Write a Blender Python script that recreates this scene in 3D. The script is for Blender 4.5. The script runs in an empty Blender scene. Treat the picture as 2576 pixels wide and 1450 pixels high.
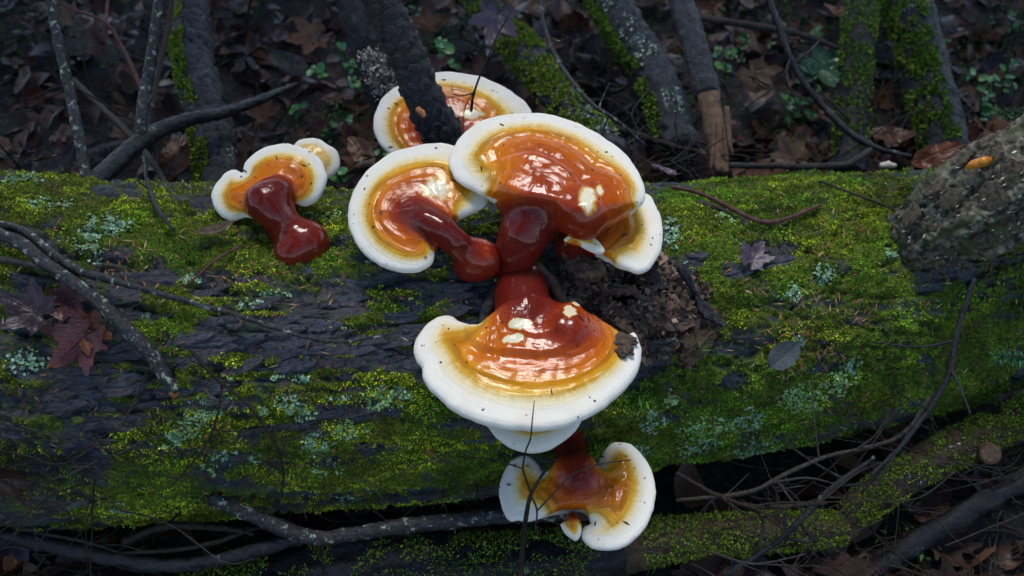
import bpy, math, random
import numpy as np
from mathutils import Vector, Matrix
random.seed(7)
RNG = np.random.default_rng(7)
SC = bpy.context.scene
COL = SC.collection

# ------------------------------------------------------------------ camera
PITCH = math.radians(42.0)
FPX = 2504.0                       # focal length in reading units (picture 2576 x 1450)
CAM = np.array([0.0, -0.808, 0.973])
FWD = np.array([0.0, math.cos(PITCH), -math.sin(PITCH)])
UPV = np.array([0.0, math.sin(PITCH), math.cos(PITCH)])
RGT = np.array([1.0, 0.0, 0.0])
cam_d = bpy.data.cameras.new('camera'); cam = bpy.data.objects.new('camera', cam_d); COL.objects.link(cam)
cam.location = CAM; cam.rotation_euler = (math.radians(90) - PITCH, 0, 0)
cam_d.sensor_width = 36.0; cam_d.lens = 36.0 * FPX / 2576.0
cam_d.clip_start = 0.02; cam_d.clip_end = 200.0
cam_d.dof.use_dof = True; cam_d.dof.focus_distance = 0.95; cam_d.dof.aperture_fstop = 6.3
SC.camera = cam
# ------------------------------------------------------------------ sky, sun, exposure
SUN_EL, SUN_AZ = 71.0, -8.0         # degrees; azimuth measured from +Y towards +X
world = bpy.data.worlds.new('World'); SC.world = world; world.use_nodes = True
wn = world.node_tree
sky = wn.nodes.new('ShaderNodeTexSky'); sky.sky_type = 'NISHITA'; sky.sun_disc = False
sky.sun_elevation = math.radians(SUN_EL); sky.sun_rotation = math.radians(SUN_AZ)
sky.air_density = 1.0; sky.dust_density = 0.6; sky.ozone_density = 1.0
bg = wn.nodes['Background']; bg.inputs['Strength'].default_value = 0.12
wn.links.new(sky.outputs[0], bg.inputs[0])
sun_d = bpy.data.lights.new('sun', 'SUN'); sun = bpy.data.objects.new('sun', sun_d); COL.objects.link(sun)
sun_d.energy = 1.5; sun_d.angle = math.radians(22); sun_d.color = (1.0, 0.965, 0.91)
sd = Vector((math.sin(math.radians(SUN_AZ)) * math.cos(math.radians(SUN_EL)), math.cos(math.radians(SUN_AZ)) * math.cos(math.radians(SUN_EL)), math.sin(math.radians(SUN_EL))))
sun.rotation_euler = sd.to_track_quat('Z', 'Y').to_euler(); sun.location = sd * 6
SC.view_settings.view_transform = 'Standard'; SC.view_settings.look = 'None'
SC.view_settings.exposure = 1.2; SC.view_settings.gamma = 1.0
SC.cycles.use_denoising = True
SC.cycles.max_bounces = 5; SC.cycles.diffuse_bounces = 2; SC.cycles.glossy_bounces = 2

# ------------------------------------------------------------------ geometry helpers
def at(px, py, d):
    return CAM + d * FWD + (px - 1288.0) / FPX * d * RGT + (725.0 - py) / FPX * d * UPV
_pt = np.random.default_rng(3).permutation(256); PERM = np.concatenate([_pt, _pt, _pt])
_g = np.random.default_rng(4).normal(size=(256, 3)); GRAD = _g / np.linalg.norm(_g, axis=1)[:, None]
def perlin(P, seed=0):
    P = np.asarray(P, float) + seed * 17.31
    i = np.floor(P).astype(np.int64); f = P - i; i &= 255
    u = f * f * f * (f * (f * 6 - 15) + 10)
    out = 0.0
    for dx in (0, 1):
        wx = u[:, 0] if dx else 1 - u[:, 0]
        for dy in (0, 1):
            wy = u[:, 1] if dy else 1 - u[:, 1]
            for dz in (0, 1):
                wz = u[:, 2] if dz else 1 - u[:, 2]
                h = PERM[PERM[PERM[(i[:, 0] + dx) & 255] + ((i[:, 1] + dy) & 255)] + ((i[:, 2] + dz) & 255)]
                g = GRAD[h]
                out = out + wx * wy * wz * (g[:, 0] * (f[:, 0] - dx) + g[:, 1] * (f[:, 1] - dy) + g[:, 2] * (f[:, 2] - dz))
    return out * 1.5
def fbm(P, octv=4, seed=0, gain=0.5):
    a, s, out = 1.0, 1.0, 0.0
    for o in range(octv):
        out = out + a * perlin(np.asarray(P) * s, seed + o * 3); a *= gain; s *= 2.03
    return out
def sstep(a, b, x):
    t = np.clip((x - a) / (b - a), 0, 1); return t * t * (3 - 2 * t)
def nrm(v):
    v = np.asarray(v, float); return v / (np.linalg.norm(v) + 1e-12)

def mesh_np(name, V, F, attrs=None, smooth=True):
    V = np.asarray(V, np.float32); F = np.asarray(F, np.int32)
    me = bpy.data.meshes.new(name); n, k = F.shape
    me.vertices.add(len(V)); me.vertices.foreach_set('co', V.ravel())
    me.loops.add(n * k); me.loops.foreach_set('vertex_index', F.ravel())
    me.polygons.add(n); me.polygons.foreach_set('loop_start', np.arange(0, n * k, k, dtype=np.int32))
    me.polygons.foreach_set('use_smooth', np.full(n, smooth))
    me.update(calc_edges=True)
    for an, av in (attrs or {}).items():
        av = np.asarray(av, np.float32)
        if av.ndim == 1:
            a = me.attributes.new(an, 'FLOAT', 'POINT'); a.data.foreach_set('value', av)
        elif av.shape[1] == 3 and an != 'Col':
            a = me.attributes.new(an, 'FLOAT_VECTOR', 'POINT'); a.data.foreach_set('vector', av.ravel())
        else:
            if av.shape[1] == 3: av = np.concatenate([av, np.ones((len(av), 1), np.float32)], 1)
            a = me.attributes.new(an, 'FLOAT_COLOR', 'POINT'); a.data.foreach_set('color', av.ravel())
    return me
def obj(name, me, mat=None, parent=None):
    o = bpy.data.objects.new(name, me); COL.objects.link(o)
    if mat is not None and me is not None and not me.materials: me.materials.append(mat)
    if parent is not None:
        o.parent = parent; bpy_parent_inv(o, parent)
    return o
def bpy_parent_inv(o, p):
    o.matrix_parent_inverse = Matrix.Translation(-Vector(p.location))
def tag(o, label, cat, group=None, kind=None):
    o['label'] = label; o['category'] = cat
    if group: o['group'] = group
    if kind: o['kind'] = kind
    return o
def thing(name, label, cat, loc, group=None):
    o = bpy.data.objects.new(name, None); COL.objects.link(o); o.location = Vector(loc); o.empty_display_size = 0.03
    return tag(o, label, cat, group)

def catmull(P, n):
    P = np.asarray(P, float)
    if len(P) == 2:
        t = np.linspace(0, 1, n)[:, None]; return P[0] * (1 - t) + P[1] * t
    Q = np.vstack([2 * P[0] - P[1], P, 2 * P[-1] - P[-2]])
    d = np.concatenate([[0], np.cumsum(np.linalg.norm(np.diff(P[:, :3], axis=0), axis=1))])
    ts = np.linspace(0, d[-1], n); seg = np.clip(np.searchsorted(d, ts, side='right') - 1, 0, len(P) - 2)
    u = ((ts - d[seg]) / (d[seg + 1] - d[seg] + 1e-12))[:, None]
    p0, p1, p2, p3 = Q[seg], Q[seg + 1], Q[seg + 2], Q[seg + 3]
    return 0.5 * (2 * p1 + (p2 - p0) * u + (2 * p0 - 5 * p1 + 4 * p2 - p3) * u * u + (3 * p1 - p0 - 3 * p2 + p3) * u ** 3)
def tube(P, R, n=24, sides=10, wob=0.0, rough=0.0, freq=60.0, seed=0, aniso=0.3, endround=True):
    """swept, tapered limb; returns verts, quads, (u along in m, angle, offset)"""
    PR = catmull(np.c_[np.asarray(P, float), np.asarray(R, float)], n)
    C, r = PR[:, :3], np.maximum(PR[:, 3], 0.0002)
    if wob:
        L0 = np.concatenate([[0], np.cumsum(np.linalg.norm(np.diff(C, axis=0), axis=1))])
        for k in range(3):
            C[:, k] += wob * perlin(np.c_[L0 * 22 / max(1e-3, 1), np.full(n, k * 5.3), np.full(n, seed * 1.7)], seed)
    if rough:
        kr = np.random.default_rng(seed + 71); L1 = np.linspace(0, 1, n); kn = np.zeros(n)
        for c0 in kr.random(int(3 + n / 22)): kn += kr.uniform(-.03, .09) * np.exp(-((L1 - c0) / (1.6 / n * kr.uniform(1, 3))) ** 2)
        r = r * (1 + kn)
    if endround:
        T0, T1 = nrm(C[0] - C[1]), nrm(C[-1] - C[-2])
        C = np.vstack([C[0] + T0 * r[0] * .12, C, C[-1] + T1 * r[-1] * .12]); r = np.concatenate([[r[0] * .55], r, [r[-1] * .55]])
        C = np.vstack([C[0], C, C[-1]]); r = np.concatenate([[r[0] * .02], r, [r[-1] * .02]])
    T = np.gradient(C, axis=0); T[0] = T[1] if np.linalg.norm(T[0]) < 1e-9 else T[0]
    T = T / (np.linalg.norm(T, axis=1)[:, None] + 1e-12)
    for i in range(1, len(T)):
        if np.linalg.norm(T[i]) < .5: T[i] = T[i - 1]
    N = np.zeros_like(C); a = np.array([0, 0, 1.0]) if abs(T[0][2]) < .9 else np.array([0, 1.0, 0])
    N[0] = nrm(a - T[0] * a.dot(T[0]))
    for i in range(1, len(C)):
        v = N[i - 1] - T[i] * N[i - 1].dot(T[i]); N[i] = nrm(v)
    B = np.cross(T, N)
    th = np.linspace(0, 2 * math.pi, sides, endpoint=False)
    L = np.concatenate([[0], np.cumsum(np.linalg.norm(np.diff(C, axis=0), axis=1))])
    D = np.cos(th)[None, :, None] * N[:, None, :] + np.sin(th)[None, :, None] * B[:, None, :]
    rr = np.repeat(r[:, None], sides, 1)
    off = np.zeros_like(rr)
    if rough:
        q = np.stack([np.repeat((L * freq * aniso)[:, None], sides, 1), (np.cos(th)[None] * rr) * freq, (np.sin(th)[None] * rr) * freq], -1).reshape(-1, 3)
        off = (fbm(q, 3, seed) * rough).reshape(rr.shape); off = np.maximum(off, -0.35 * rr); off *= sstep(0, .3, rr / (r.max() + 1e-9))
    V = C[:, None, :] + D * (rr + off)[:, :, None]
    m = len(C); i, j = np.meshgrid(np.arange(m - 1), np.arange(sides), indexing='ij'); j2 = (j + 1) % sides
    F = np.stack([i * sides + j, i * sides + j2, (i + 1) * sides + j2, (i + 1) * sides + j], -1).reshape(-1, 4)
    return V.reshape(-1, 3), F, dict(L=np.repeat(L, sides), off=off.ravel(), N=D.reshape(-1, 3), C=C, r=r, T=T)
def join(parts):
    V, F, o = [], [], 0
    for v, f in parts: V.append(v); F.append(f + o); o += len(v)
    return np.vstack(V), np.vstack(F)

# ------------------------------------------------------------------ material helpers
def new_mat(name):
    m = bpy.data.materials.new(name); m.use_nodes = True
    return m, m.node_tree.nodes, m.node_tree.links, m.node_tree.nodes['Principled BSDF']
def noise_node(N, Lk, scale, detail=5, rough=.6, vec=None, coord='Object', stretch=None):
    tc = N.new('ShaderNodeTexCoord'); src = vec or tc.outputs[coord]
    if stretch:
        mp = N.new('ShaderNodeMapping'); mp.inputs['Scale'].default_value = stretch; Lk.new(src, mp.inputs[0]); src = mp.outputs[0]
    n = N.new('ShaderNodeTexNoise'); n.inputs['Scale'].default_value = scale; n.inputs['Detail'].default_value = detail
    n.inputs['Roughness'].default_value = rough; Lk.new(src, n.inputs['Vector']); return n
def ramp(N, Lk, src, stops, interp='LINEAR'):
    r = N.new('ShaderNodeValToRGB'); r.color_ramp.interpolation = interp; e = r.color_ramp.elements
    while len(e) < len(stops): e.new(0.5)
    for k, (p, c) in enumerate(stops):
        e[k].position = p; e[k].color = (*c, 1) if len(c) == 3 else c
    Lk.new(src, r.inputs[0]); return r
def mix(N, Lk, f, a, b, mode='MIX'):
    m = N.new('ShaderNodeMix'); m.data_type = 'RGBA'; m.blend_type = mode
    for s, v in ((m.inputs[0], f), (m.inputs[6], a), (m.inputs[7], b)):
        if isinstance(v, (int, float)): s.default_value = v
        elif isinstance(v, tuple): s.default_value = (*v, 1) if len(v) == 3 else v
        else: Lk.new(v, s)
    return m.outputs[2]
def math_n(N, Lk, op, a, b=None, clamp=False):
    m = N.new('ShaderNodeMath'); m.operation = op; m.use_clamp = clamp
    for s, v in ((m.inputs[0], a), (m.inputs[1], b)):
        if v is None: continue
        if isinstance(v, (int, float)): s.default_value = v
        else: Lk.new(v, s)
    return m.outputs[0]
def attr(N, name):
    a = N.new('ShaderNodeAttribute'); a.attribute_name = name; return a
def bump(N, Lk, h, strength, dist, prev=None):
    b = N.new('ShaderNodeBump'); b.inputs['Strength'].default_value = strength; b.inputs['Distance'].default_value = dist
    Lk.new(h, b.inputs['Height'])
    if prev is not None: Lk.new(prev, b.inputs['Normal'])
    return b.outputs[0]

def mat_bark(name, c1, c2, rough=.5, sc=60, stretch=(1, 1, 1), lich=0.0, lcol=(.30, .36, .30), bumpd=.002, lsc=40):
    m, N, Lk, B = new_mat(name)
    n1 = noise_node(N, Lk, sc, 6, .65, stretch=stretch); n2 = noise_node(N, Lk, sc * 5, 4, .7, stretch=stretch)
    c = ramp(N, Lk, n1.outputs[0], [(.32, c1), (.68, c2)]).outputs[0]
    if lich > 0:
        n3 = noise_node(N, Lk, lsc, 5, .75)
        k = ramp(N, Lk, n3.outputs[0], [(.72 - lich * .25, (0, 0, 0)), (.76 - lich * .25, (1, 1, 1))]).outputs[0]
        c = mix(N, Lk, k, c, lcol)
    Lk.new(c, B.inputs['Base Color']); B.inputs['Roughness'].default_value = rough; B.inputs['Specular IOR Level'].default_value = .26
    b1 = bump(N, Lk, n1.outputs[0], .8, bumpd); b2 = bump(N, Lk, n2.outputs[0], .6, bumpd * .4, b1); Lk.new(b2, B.inputs['Normal'])
    return m
def mat_col(name, rough=.7, trans=0.0, spec=.35):
    m, N, Lk, B = new_mat(name)
    a = attr(N, 'Col'); Lk.new(a.outputs['Color'], B.inputs['Base Color']); B.inputs['Roughness'].default_value = rough
    B.inputs['Specular IOR Level'].default_value = spec
    if trans: B.inputs['Subsurface Weight'].default_value = trans; B.inputs['Subsurface Radius'].default_value = (.002, .003, .001); B.inputs['Subsurface Scale'].default_value = 1
    return m

# ------------------------------------------------------------------ fallen log geometry
_lx = np.array([-.519, -.0, .576])
_ly, _lz, _lr = np.polyfit(_lx, [-.040, -.0013, .119], 2), np.polyfit(_lx, [.1906, .169, .148], 2), np.polyfit(_lx, [.190, .1688, .1476], 2)
def log_at(x):
    x = np.clip(x, -1.2, 1.2); return np.polyval(_ly, x), np.polyval(_lz, x), np.polyval(_lr, x)
def hit_log(px, py, off=0.0):
    """where the sight line of a picture point meets the log; returns point, outward normal, x, theta"""
    d = nrm(at(px, py, 1.0) - CAM); x = d[0] * 1.0
    for _ in range(12):
        yc, zc, r = log_at(x); r = r + off
        oy, oz = CAM[1] - yc, CAM[2] - zc
        a = d[1] ** 2 + d[2] ** 2; b = oy * d[1] + oz * d[2]; c = oy * oy + oz * oz - r * r
        disc = max(b * b - a * c, 0.0); t = (-b - math.sqrt(disc)) / a; x = CAM[0] + t * d[0]
    p = CAM + t * d; th = math.atan2(-(p[1] - yc), p[2] - zc)
    return p, np.array([0, -math.sin(th), math.cos(th)]), x, th
def P3(lst, off=0.0):
    out = []
    for e in lst:
        if len(e) < 3 or e[2] is None: out.append(hit_log(e[0], e[1], off)[0])
        else: out.append(at(*e[:3]))
    return np.array(out)
def px2m(r, p): return r / FPX * float(np.dot(p - CAM, FWD))

def patches(lst):
    out = []
    for e in lst:
        p, n, x, th = hit_log(e[0], e[1]); yc, zc, r = log_at(x)
        s = float(np.dot(p - CAM, FWD)) / FPX
        slope = max(0.25, float(np.dot(n, -nrm(p - CAM))))
        out.append((x, th * r, e[2] * s, e[3] * s / slope, e[4] if len(e) > 4 else 1.0))
    return out
def patch_field(x, s, pl):
    m = np.full(np.shape(x), -3.0)
    for (cx, cs, rx, rs, st) in pl:
        m = np.maximum(m, st * (1 - np.sqrt(((x - cx) / rx) ** 2 + ((s - cs) / rs) ** 2)))
    return m
MOSS = patches([(60, 470, 150, 50), (260, 530, 240, 50), (450, 590, 230, 65), (700, 540, 220, 35), (860, 560, 120, 60), (600, 640, 200, 60), (840, 660, 90, 50), (450, 770, 120, 80),
    (400, 820, 80, 50), (640, 730, 90, 30, .8), (720, 700, 70, 35, .7), (900, 680, 80, 25, .6), (70, 520, 100, 60), (40, 640, 60, 60), (960, 780, 60, 40, .6), (1110, 765, 80, 40, .8),
    (400, 1190, 140, 110, 1.1), (480, 1080, 130, 70), (350, 1270, 110, 70, 1.1), (560, 1120, 80, 40, .8), (470, 1290, 200, 50), (640, 990, 60, 18, .7), (900, 1000, 150, 22, .7), (800, 900, 160, 14, .7), (620, 900, 120, 16, .6),
    (1000, 960, 80, 20, .8), (1060, 1010, 130, 60), (980, 1090, 200, 60), (800, 1130, 200, 40), (1080, 1130, 170, 70), (900, 1200, 320, 35, .9), (1180, 1190, 160, 60), (720, 1020, 80, 25, .7), (870, 930, 70, 14, .7), (130, 1090, 40, 60, .7),
    (1560, 1080, 180, 110), (1640, 1000, 60, 60), (1750, 520, 140, 70), (1950, 470, 250, 60), (2100, 500, 240, 80), (2180, 600, 220, 90, 1.1), (2000, 560, 200, 60, .8), (1780, 600, 110, 60), (1760, 720, 90, 70),
    (1850, 760, 130, 60), (2020, 690, 140, 60), (2200, 720, 130, 80), (2050, 800, 170, 70, .7), (2250, 850, 210, 110, .9), (1950, 950, 200, 90, .8), (1760, 960, 120, 80, .8), (1800, 1080, 200, 90), (2020, 1040, 180, 100), (2250, 980, 190, 90), (1640, 1140, 200, 60), (1880, 1160, 200, 50), (2450, 950, 150, 140),
    (2400, 790, 220, 90, .9), (2450, 870, 200, 80, .9), (-150, 560, 120, 120), (-300, 800, 200, 220), (2700, 700, 200, 220)])
_r = np.random.default_rng(99)
MOSS += patches([(_r.uniform(420, 1230), _r.uniform(690, 1120), _r.uniform(35, 110), _r.uniform(7, 16), _r.uniform(.55, .85)) for _ in range(46)] + [(_r.uniform(60, 420), _r.uniform(900, 1100), _r.uniform(35, 90), _r.uniform(7, 14), .6) for _ in range(10)])
BARE = patches([(700, 850, 300, 90), (620, 830, 220, 60), (900, 880, 180, 70), (330, 950, 170, 60), (1950, 650, 100, 45, .9), (2080, 660, 60, 30, .8), (1820, 650, 50, 30, .7), (620, 1090, 90, 40, .6), (820, 1030, 120, 30, .6), (1800, 480, 25, 15), (2100, 560, 30, 14)])
ROT = patches([(1600, 750, 170, 110), (1490, 690, 100, 80), (1700, 800, 110, 100), (1420, 720, 90, 70), (1640, 860, 90, 50)])
HOLE = patches([(1566, 738, 50, 46)])[0]
NEEDLES_BROWN = patches([(2030, 760, 90, 60), (2000, 870, 120, 90), (1950, 930, 90, 60), (2150, 780, 120, 50), (600, 690, 140, 30), (300, 660, 120, 60)])

def log_fields(x, th):
    yc, zc, r = log_at(x); s = th * r
    z0 = np.zeros_like(x); sk = s - x * .10
    w1 = perlin(np.c_[x * 9, sk * 20, z0], 1) * .012
    n1 = perlin(np.c_[x * 10, (sk + w1) * 46, z0], 2)
    n1b = perlin(np.c_[x * 26, (sk + w1) * 90, z0], 5)
    fis = np.exp(-(n1 / .16) ** 2); fis2 = np.exp(-(n1b / .14) ** 2) * .45
    fl = fbm(np.c_[x * 45, sk * 130, z0], 3, 9); fl = .55 * fl + .45 * np.round(fl * 3.2) / 3.2
    bark = -.0070 * fis - .0034 * fis2 + .0034 * fl
    bark = bark + .009 * fbm(np.c_[x * 6, s * 8, z0], 3, 15)
    nm = fbm(np.c_[x * 28, sk * 60, z0], 4, 21); nm2 = fbm(np.c_[x * 110, s * 130, z0], 3, 25)
    mf = np.maximum(patch_field(x, s, MOSS), -.10) - .30 * np.clip(patch_field(x, s, BARE), 0, 1)
    nm3 = fbm(np.c_[x * 75, sk * 120, z0], 3, 27)
    moss = sstep(-.05, .37, mf * .85 + .52 * nm + .20 * nm2 + .30 * nm3 + .16 * fis)
    rf = patch_field(x, s, ROT); rot = sstep(0, .3, rf + .35 * nm)
    moss = moss * (1 - rot)
    hd = np.sqrt(((x - HOLE[0]) / HOLE[2]) ** 2 + ((s - HOLE[1]) / HOLE[3]) ** 2) + .18 * nm
    hole = 1 - sstep(.55, 1.05, hd)
    rotd = .012 * rot * (fbm(np.c_[x * 40, s * 45, z0], 4, 33) + .45) + .006 * rot * np.round(fbm(np.c_[x * 60, s * 30, z0], 2, 36) * 3) / 3 + .012 * np.exp(-((hd - 1.15) / .22) ** 2) * (rf > -.2) - .045 * hole
    disp = bark * (1 - rot) * (1 - .45 * moss) + moss * (.0022 + .0038 * nm2 + .0030 * np.clip(mf, 0, .8)) + rotd
    return disp, moss, rot, hole, fis
def log_point(x, th, extra=0.0):
    x = np.asarray(x, float); th = np.asarray(th, float)
    disp, moss, rot, hole, fis = log_fields(x, th); yc, zc, r = log_at(x); rr = r + disp + extra
    n = np.stack([np.zeros_like(x), -np.sin(th), np.cos(th)], -1)
    p = np.stack([x, yc, zc], -1) + n * rr[:, None]
    return p, n, moss, rot, hole, fis
def log_surf(px, py, extra=0.0):
    p, n, x, th = hit_log(px, py); q, n2, *_ = log_point(np.array([x]), np.array([th]), extra); return q[0], n2[0]

# ------------------------------------------------------------------ ground
def ground_h(x, y):
    x = np.asarray(x, float); y = np.asarray(y, float)
    q = np.c_[x.ravel(), y.ravel(), np.zeros(x.size)]
    h = .11 * sstep(.02, .34, y.ravel() - np.clip(x.ravel(), -.6, .8) * .15) + .030 * fbm(q * 3.2, 3, 51) + .010 * fbm(q * 14, 3, 55)
    h = h + .012 * sstep(.3, 3, np.abs(y.ravel()))
    return h.reshape(x.shape)
def hit_ground(px, py, off=0.0):
    d = nrm(at(px, py, 1.0) - CAM); z = .05
    for _ in range(14):
        t = (z - CAM[2]) / d[2]; p = CAM + t * d; z = .5 * z + .5 * (float(ground_h(np.array([p[0]]), np.array([p[1]]))[0]) + off)
    return p
def make_ground():
    ax = np.unique(np.concatenate([-np.geomspace(1.6, 40, 26)[::-1], np.linspace(-1.6, 1.6, 230), np.geomspace(1.6, 40, 26)]))
    ay = np.unique(np.concatenate([-np.geomspace(.7, 40, 26)[::-1], np.linspace(-.7, 2.2, 210), np.geomspace(2.2, 60, 26)]))
    X, Y = np.meshgrid(ax, ay, indexing='ij'); Z = ground_h(X, Y); V = np.stack([X, Y, Z], -1).reshape(-1, 3)
    n, m = len(ax), len(ay); i, j = np.meshgrid(np.arange(n - 1), np.arange(m - 1), indexing='ij')
    F = np.stack([i * m + j, (i + 1) * m + j, (i + 1) * m + j + 1, i * m + j + 1], -1).reshape(-1, 4)
    mt, N, Lk, B = new_mat('forest_soil')
    n1 = noise_node(N, Lk, 9, 8, .7); n2 = noise_node(N, Lk, 90, 6, .7); n3 = noise_node(N, Lk, 5, 5, .6)
    c = ramp(N, Lk, n2.outputs[0], [(.3, (.004, .003, .002)), (.55, (.014, .009, .006)), (.75, (.040, .024, .015))]).outputs[0]
    g = ramp(N, Lk, n3.outputs[0], [(.54, (0, 0, 0)), (.66, (.7, .7, .7))]).outputs[0]
    c = mix(N, Lk, g, c, (.014, .022, .007)); Lk.new(c, B.inputs['Base Color']); B.inputs['Roughness'].default_value = .75
    Lk.new(bump(N, Lk, n2.outputs[0], 1, .006, bump(N, Lk, n1.outputs[0], .6, .02)), B.inputs['Normal'])
    o = obj('ground', mesh_np('ground', V, F), mt); o['kind'] = 'structure'; o['label'] = 'dark forest floor of soil and rotting litter'
make_ground()
#@@MARK_LOG
# ------------------------------------------------------------------ fallen log
def mat_log():
    m, N, Lk, B = new_mat('log_bark')
    st = (1, 2.6, 2.6)
    n1 = noise_node(N, Lk, 60, 8, .72, stretch=st); n2 = noise_node(N, Lk, 300, 6, .75, stretch=st); n3 = noise_node(N, Lk, 16, 4, .6, stretch=st)
    n4 = noise_node(N, Lk, 420, 4, .7); n5 = noise_node(N, Lk, 26, 7, .75); n6 = noise_node(N, Lk, 150, 6, .8); n7 = noise_node(N, Lk, 700, 2, .5)
    am, ar = attr(N, 'moss'), attr(N, 'rot')
    bark = ramp(N, Lk, n2.outputs[0], [(.34, (.010, .011, .015)), (.46, (.042, .048, .066)), (.56, (.090, .094, .125)), (.68, (.20, .195, .235))]).outputs[0]
    warm = ramp(N, Lk, n3.outputs[0], [(.40, (.85, .95, 1.1)), (.50, (1.0, .92, 1.0)), (.62, (1.35, 1.0, .85))]).outputs[0]; bark = mix(N, Lk, 1.0, bark, warm, 'MULTIPLY')
    blotch = ramp(N, Lk, n1.outputs[0], [(.36, (.45, .45, .5)), (.5, (1, 1, 1)), (.64, (1.5, 1.45, 1.5))]).outputs[0]; bark = mix(N, Lk, 1.0, bark, blotch, 'MULTIPLY')
    film = ramp(N, Lk, n5.outputs[0], [(.44, (0, 0, 0)), (.58, (.85, .85, .85))]).outputs[0]; bark = mix(N, Lk, math_n(N, Lk, 'MULTIPLY', film, ramp(N, Lk, n6.outputs[0], [(.42, (0,) * 3), (.6, (1,) * 3)]).outputs[0]), bark, (.075, .13, .040))
    dots = ramp(N, Lk, n7.outputs[0], [(.70, (0,) * 3), (.74, (1,) * 3)]).outputs[0]; bark = mix(N, Lk, math_n(N, Lk, 'MULTIPLY', dots, ramp(N, Lk, n5.outputs[0], [(.45, (0,) * 3), (.55, (1,) * 3)]).outputs[0]), bark, (.38, .48, .40))
    mc = ramp(N, Lk, n4.outputs[0], [(.30, (.022, .042, .004)), (.5, (.11, .17, .008)), (.70, (.27, .34, .018))]).outputs[0]
    md = ramp(N, Lk, n5.outputs[0], [(.38, (.45, .6, .4)), (.62, (1.3, 1.2, 1.0))]).outputs[0]; mc = mix(N, Lk, 1.0, mc, md, 'MULTIPLY')
    rc = ramp(N, Lk, n2.outputs[0], [(.30, (.014, .009, .007)), (.5, (.060, .036, .026)), (.70, (.15, .095, .070))]).outputs[0]
    mk = math_n(N, Lk, 'MULTIPLY', am.outputs['Fac'], ramp(N, Lk, n6.outputs[0], [(.30, (.35,) * 3), (.5, (1,) * 3)]).outputs[0])
    c = mix(N, Lk, mk, bark, mc); c = mix(N, Lk, ar.outputs['Fac'], c, rc)
    Lk.new(c, B.inputs['Base Color'])
    r = math_n(N, Lk, 'ADD', .40, math_n(N, Lk, 'MULTIPLY', am.outputs['Fac'], .4)); Lk.new(r, B.inputs['Roughness'])
    B.inputs['Specular IOR Level'].default_value = .30
    b = bump(N, Lk, n1.outputs[0], .8, .005); b = bump(N, Lk, n2.outputs[0], 1.0, .0022, b); b = bump(N, Lk, n4.outputs[0], .7, .0012, b)
    Lk.new(b, B.inputs['Normal'])
    return m
LOGMAT = mat_log()
LOG = thing('fallen_log', 'big fallen mossy log lying across the forest floor carrying the glossy brackets', 'log', (0, 0, 0))
def make_log():
    ax = np.concatenate([np.linspace(-1.15, -.64, 60, endpoint=False), np.linspace(-.64, .72, 820, endpoint=False), np.linspace(.72, 1.15, 50)])
    th = np.concatenate([np.linspace(-math.pi, -.75, 50, endpoint=False), np.linspace(-.75, 2.45, 330, endpoint=False), np.linspace(2.45, math.pi, 12, endpoint=False)])
    X, T = np.meshgrid(ax, th, indexing='ij'); x, t = X.ravel(), T.ravel()
    p, n, moss, rot, hole, fis = log_point(x, t)
    a, b = len(ax), len(th); i, j = np.meshgrid(np.arange(a - 1), np.arange(b), indexing='ij'); j2 = (j + 1) % b
    F = np.stack([i * b + j, i * b + j2, (i + 1) * b + j2, (i + 1) * b + j], -1).reshape(-1, 4)
    # closed ends
    for e, xe in ((0, -1.15), (a - 1, 1.15)):
        yc, zc, r = log_at(xe); base = len(p); p = np.vstack([p, [[xe, yc, zc]]])
        moss = np.append(moss, 0); rot = np.append(rot, 1); fis = np.append(fis, 0)
        k = np.arange(b); k2 = (k + 1) % b
        f = np.stack([np.full(b, base), e * b + k, e * b + k2, e * b + k2], -1)
        f3 = f[:, :3]; F = np.vstack([F, np.c_[f3, f3[:, 2:]]]) if False else F
        # two half-fans of quads keep every face four-sided
        q = np.stack([np.full(b // 2, base), e * b + k[0:b // 2 * 2:2], e * b + k[1:b // 2 * 2:2], e * b + (k[0:b // 2 * 2:2] + 2) % b], -1)
        F = np.vstack([F, q if e else q[:, ::-1]])
    me = mesh_np('bark', p, F, dict(moss=moss, rot=rot, fis=fis))
    o = obj('bark', me, LOGMAT, LOG); o['label'] = 'dark furrowed bark, mossy in patches, rotten round a hollow'
make_log()

def plate_mesh(k, sides=11):
    r = np.random.default_rng(100 + k); ang = np.linspace(0, 2 * math.pi, sides, endpoint=False) + r.uniform(-.15, .15, sides)
    rad = r.uniform(.72, 1.08, sides); x, y = np.cos(ang) * rad, np.sin(ang) * rad
    zt = r.uniform(.55, 1.1, sides)
    V = [np.c_[x, y, np.full(sides, -.8)], np.c_[x * .96, y * .94, zt * .6], np.c_[x * .62, y * .6, zt * 1.0], [[0, 0, .85]]]
    V = np.vstack(V); k = np.arange(sides); k2 = (k + 1) % sides; F = []
    for a in (0, 1): F.append(np.stack([a * sides + k, a * sides + k2, (a + 1) * sides + k2, (a + 1) * sides + k], -1))
    F = np.vstack(F).tolist(); F += [[2 * sides + a, 2 * sides + b, 3 * sides] for a, b in zip(k, k2)]
    me = bpy.data.meshes.new('bark_plate'); me.from_pydata(V.tolist(), [], F); me.update(); return me
PLATES = [plate_mesh(k) for k in range(12)]
def frame_matrix(p, t, n, sx, sy, sz):
    n = nrm(n); t = nrm(t - n * np.dot(t, n)); b = np.cross(n, t)
    M = Matrix(((t[0] * sx, b[0] * sy, n[0] * sz, p[0]), (t[1] * sx, b[1] * sy, n[1] * sz, p[1]), (t[2] * sx, b[2] * sy, n[2] * sz, p[2]), (0, 0, 0, 1)))
    return M
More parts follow.
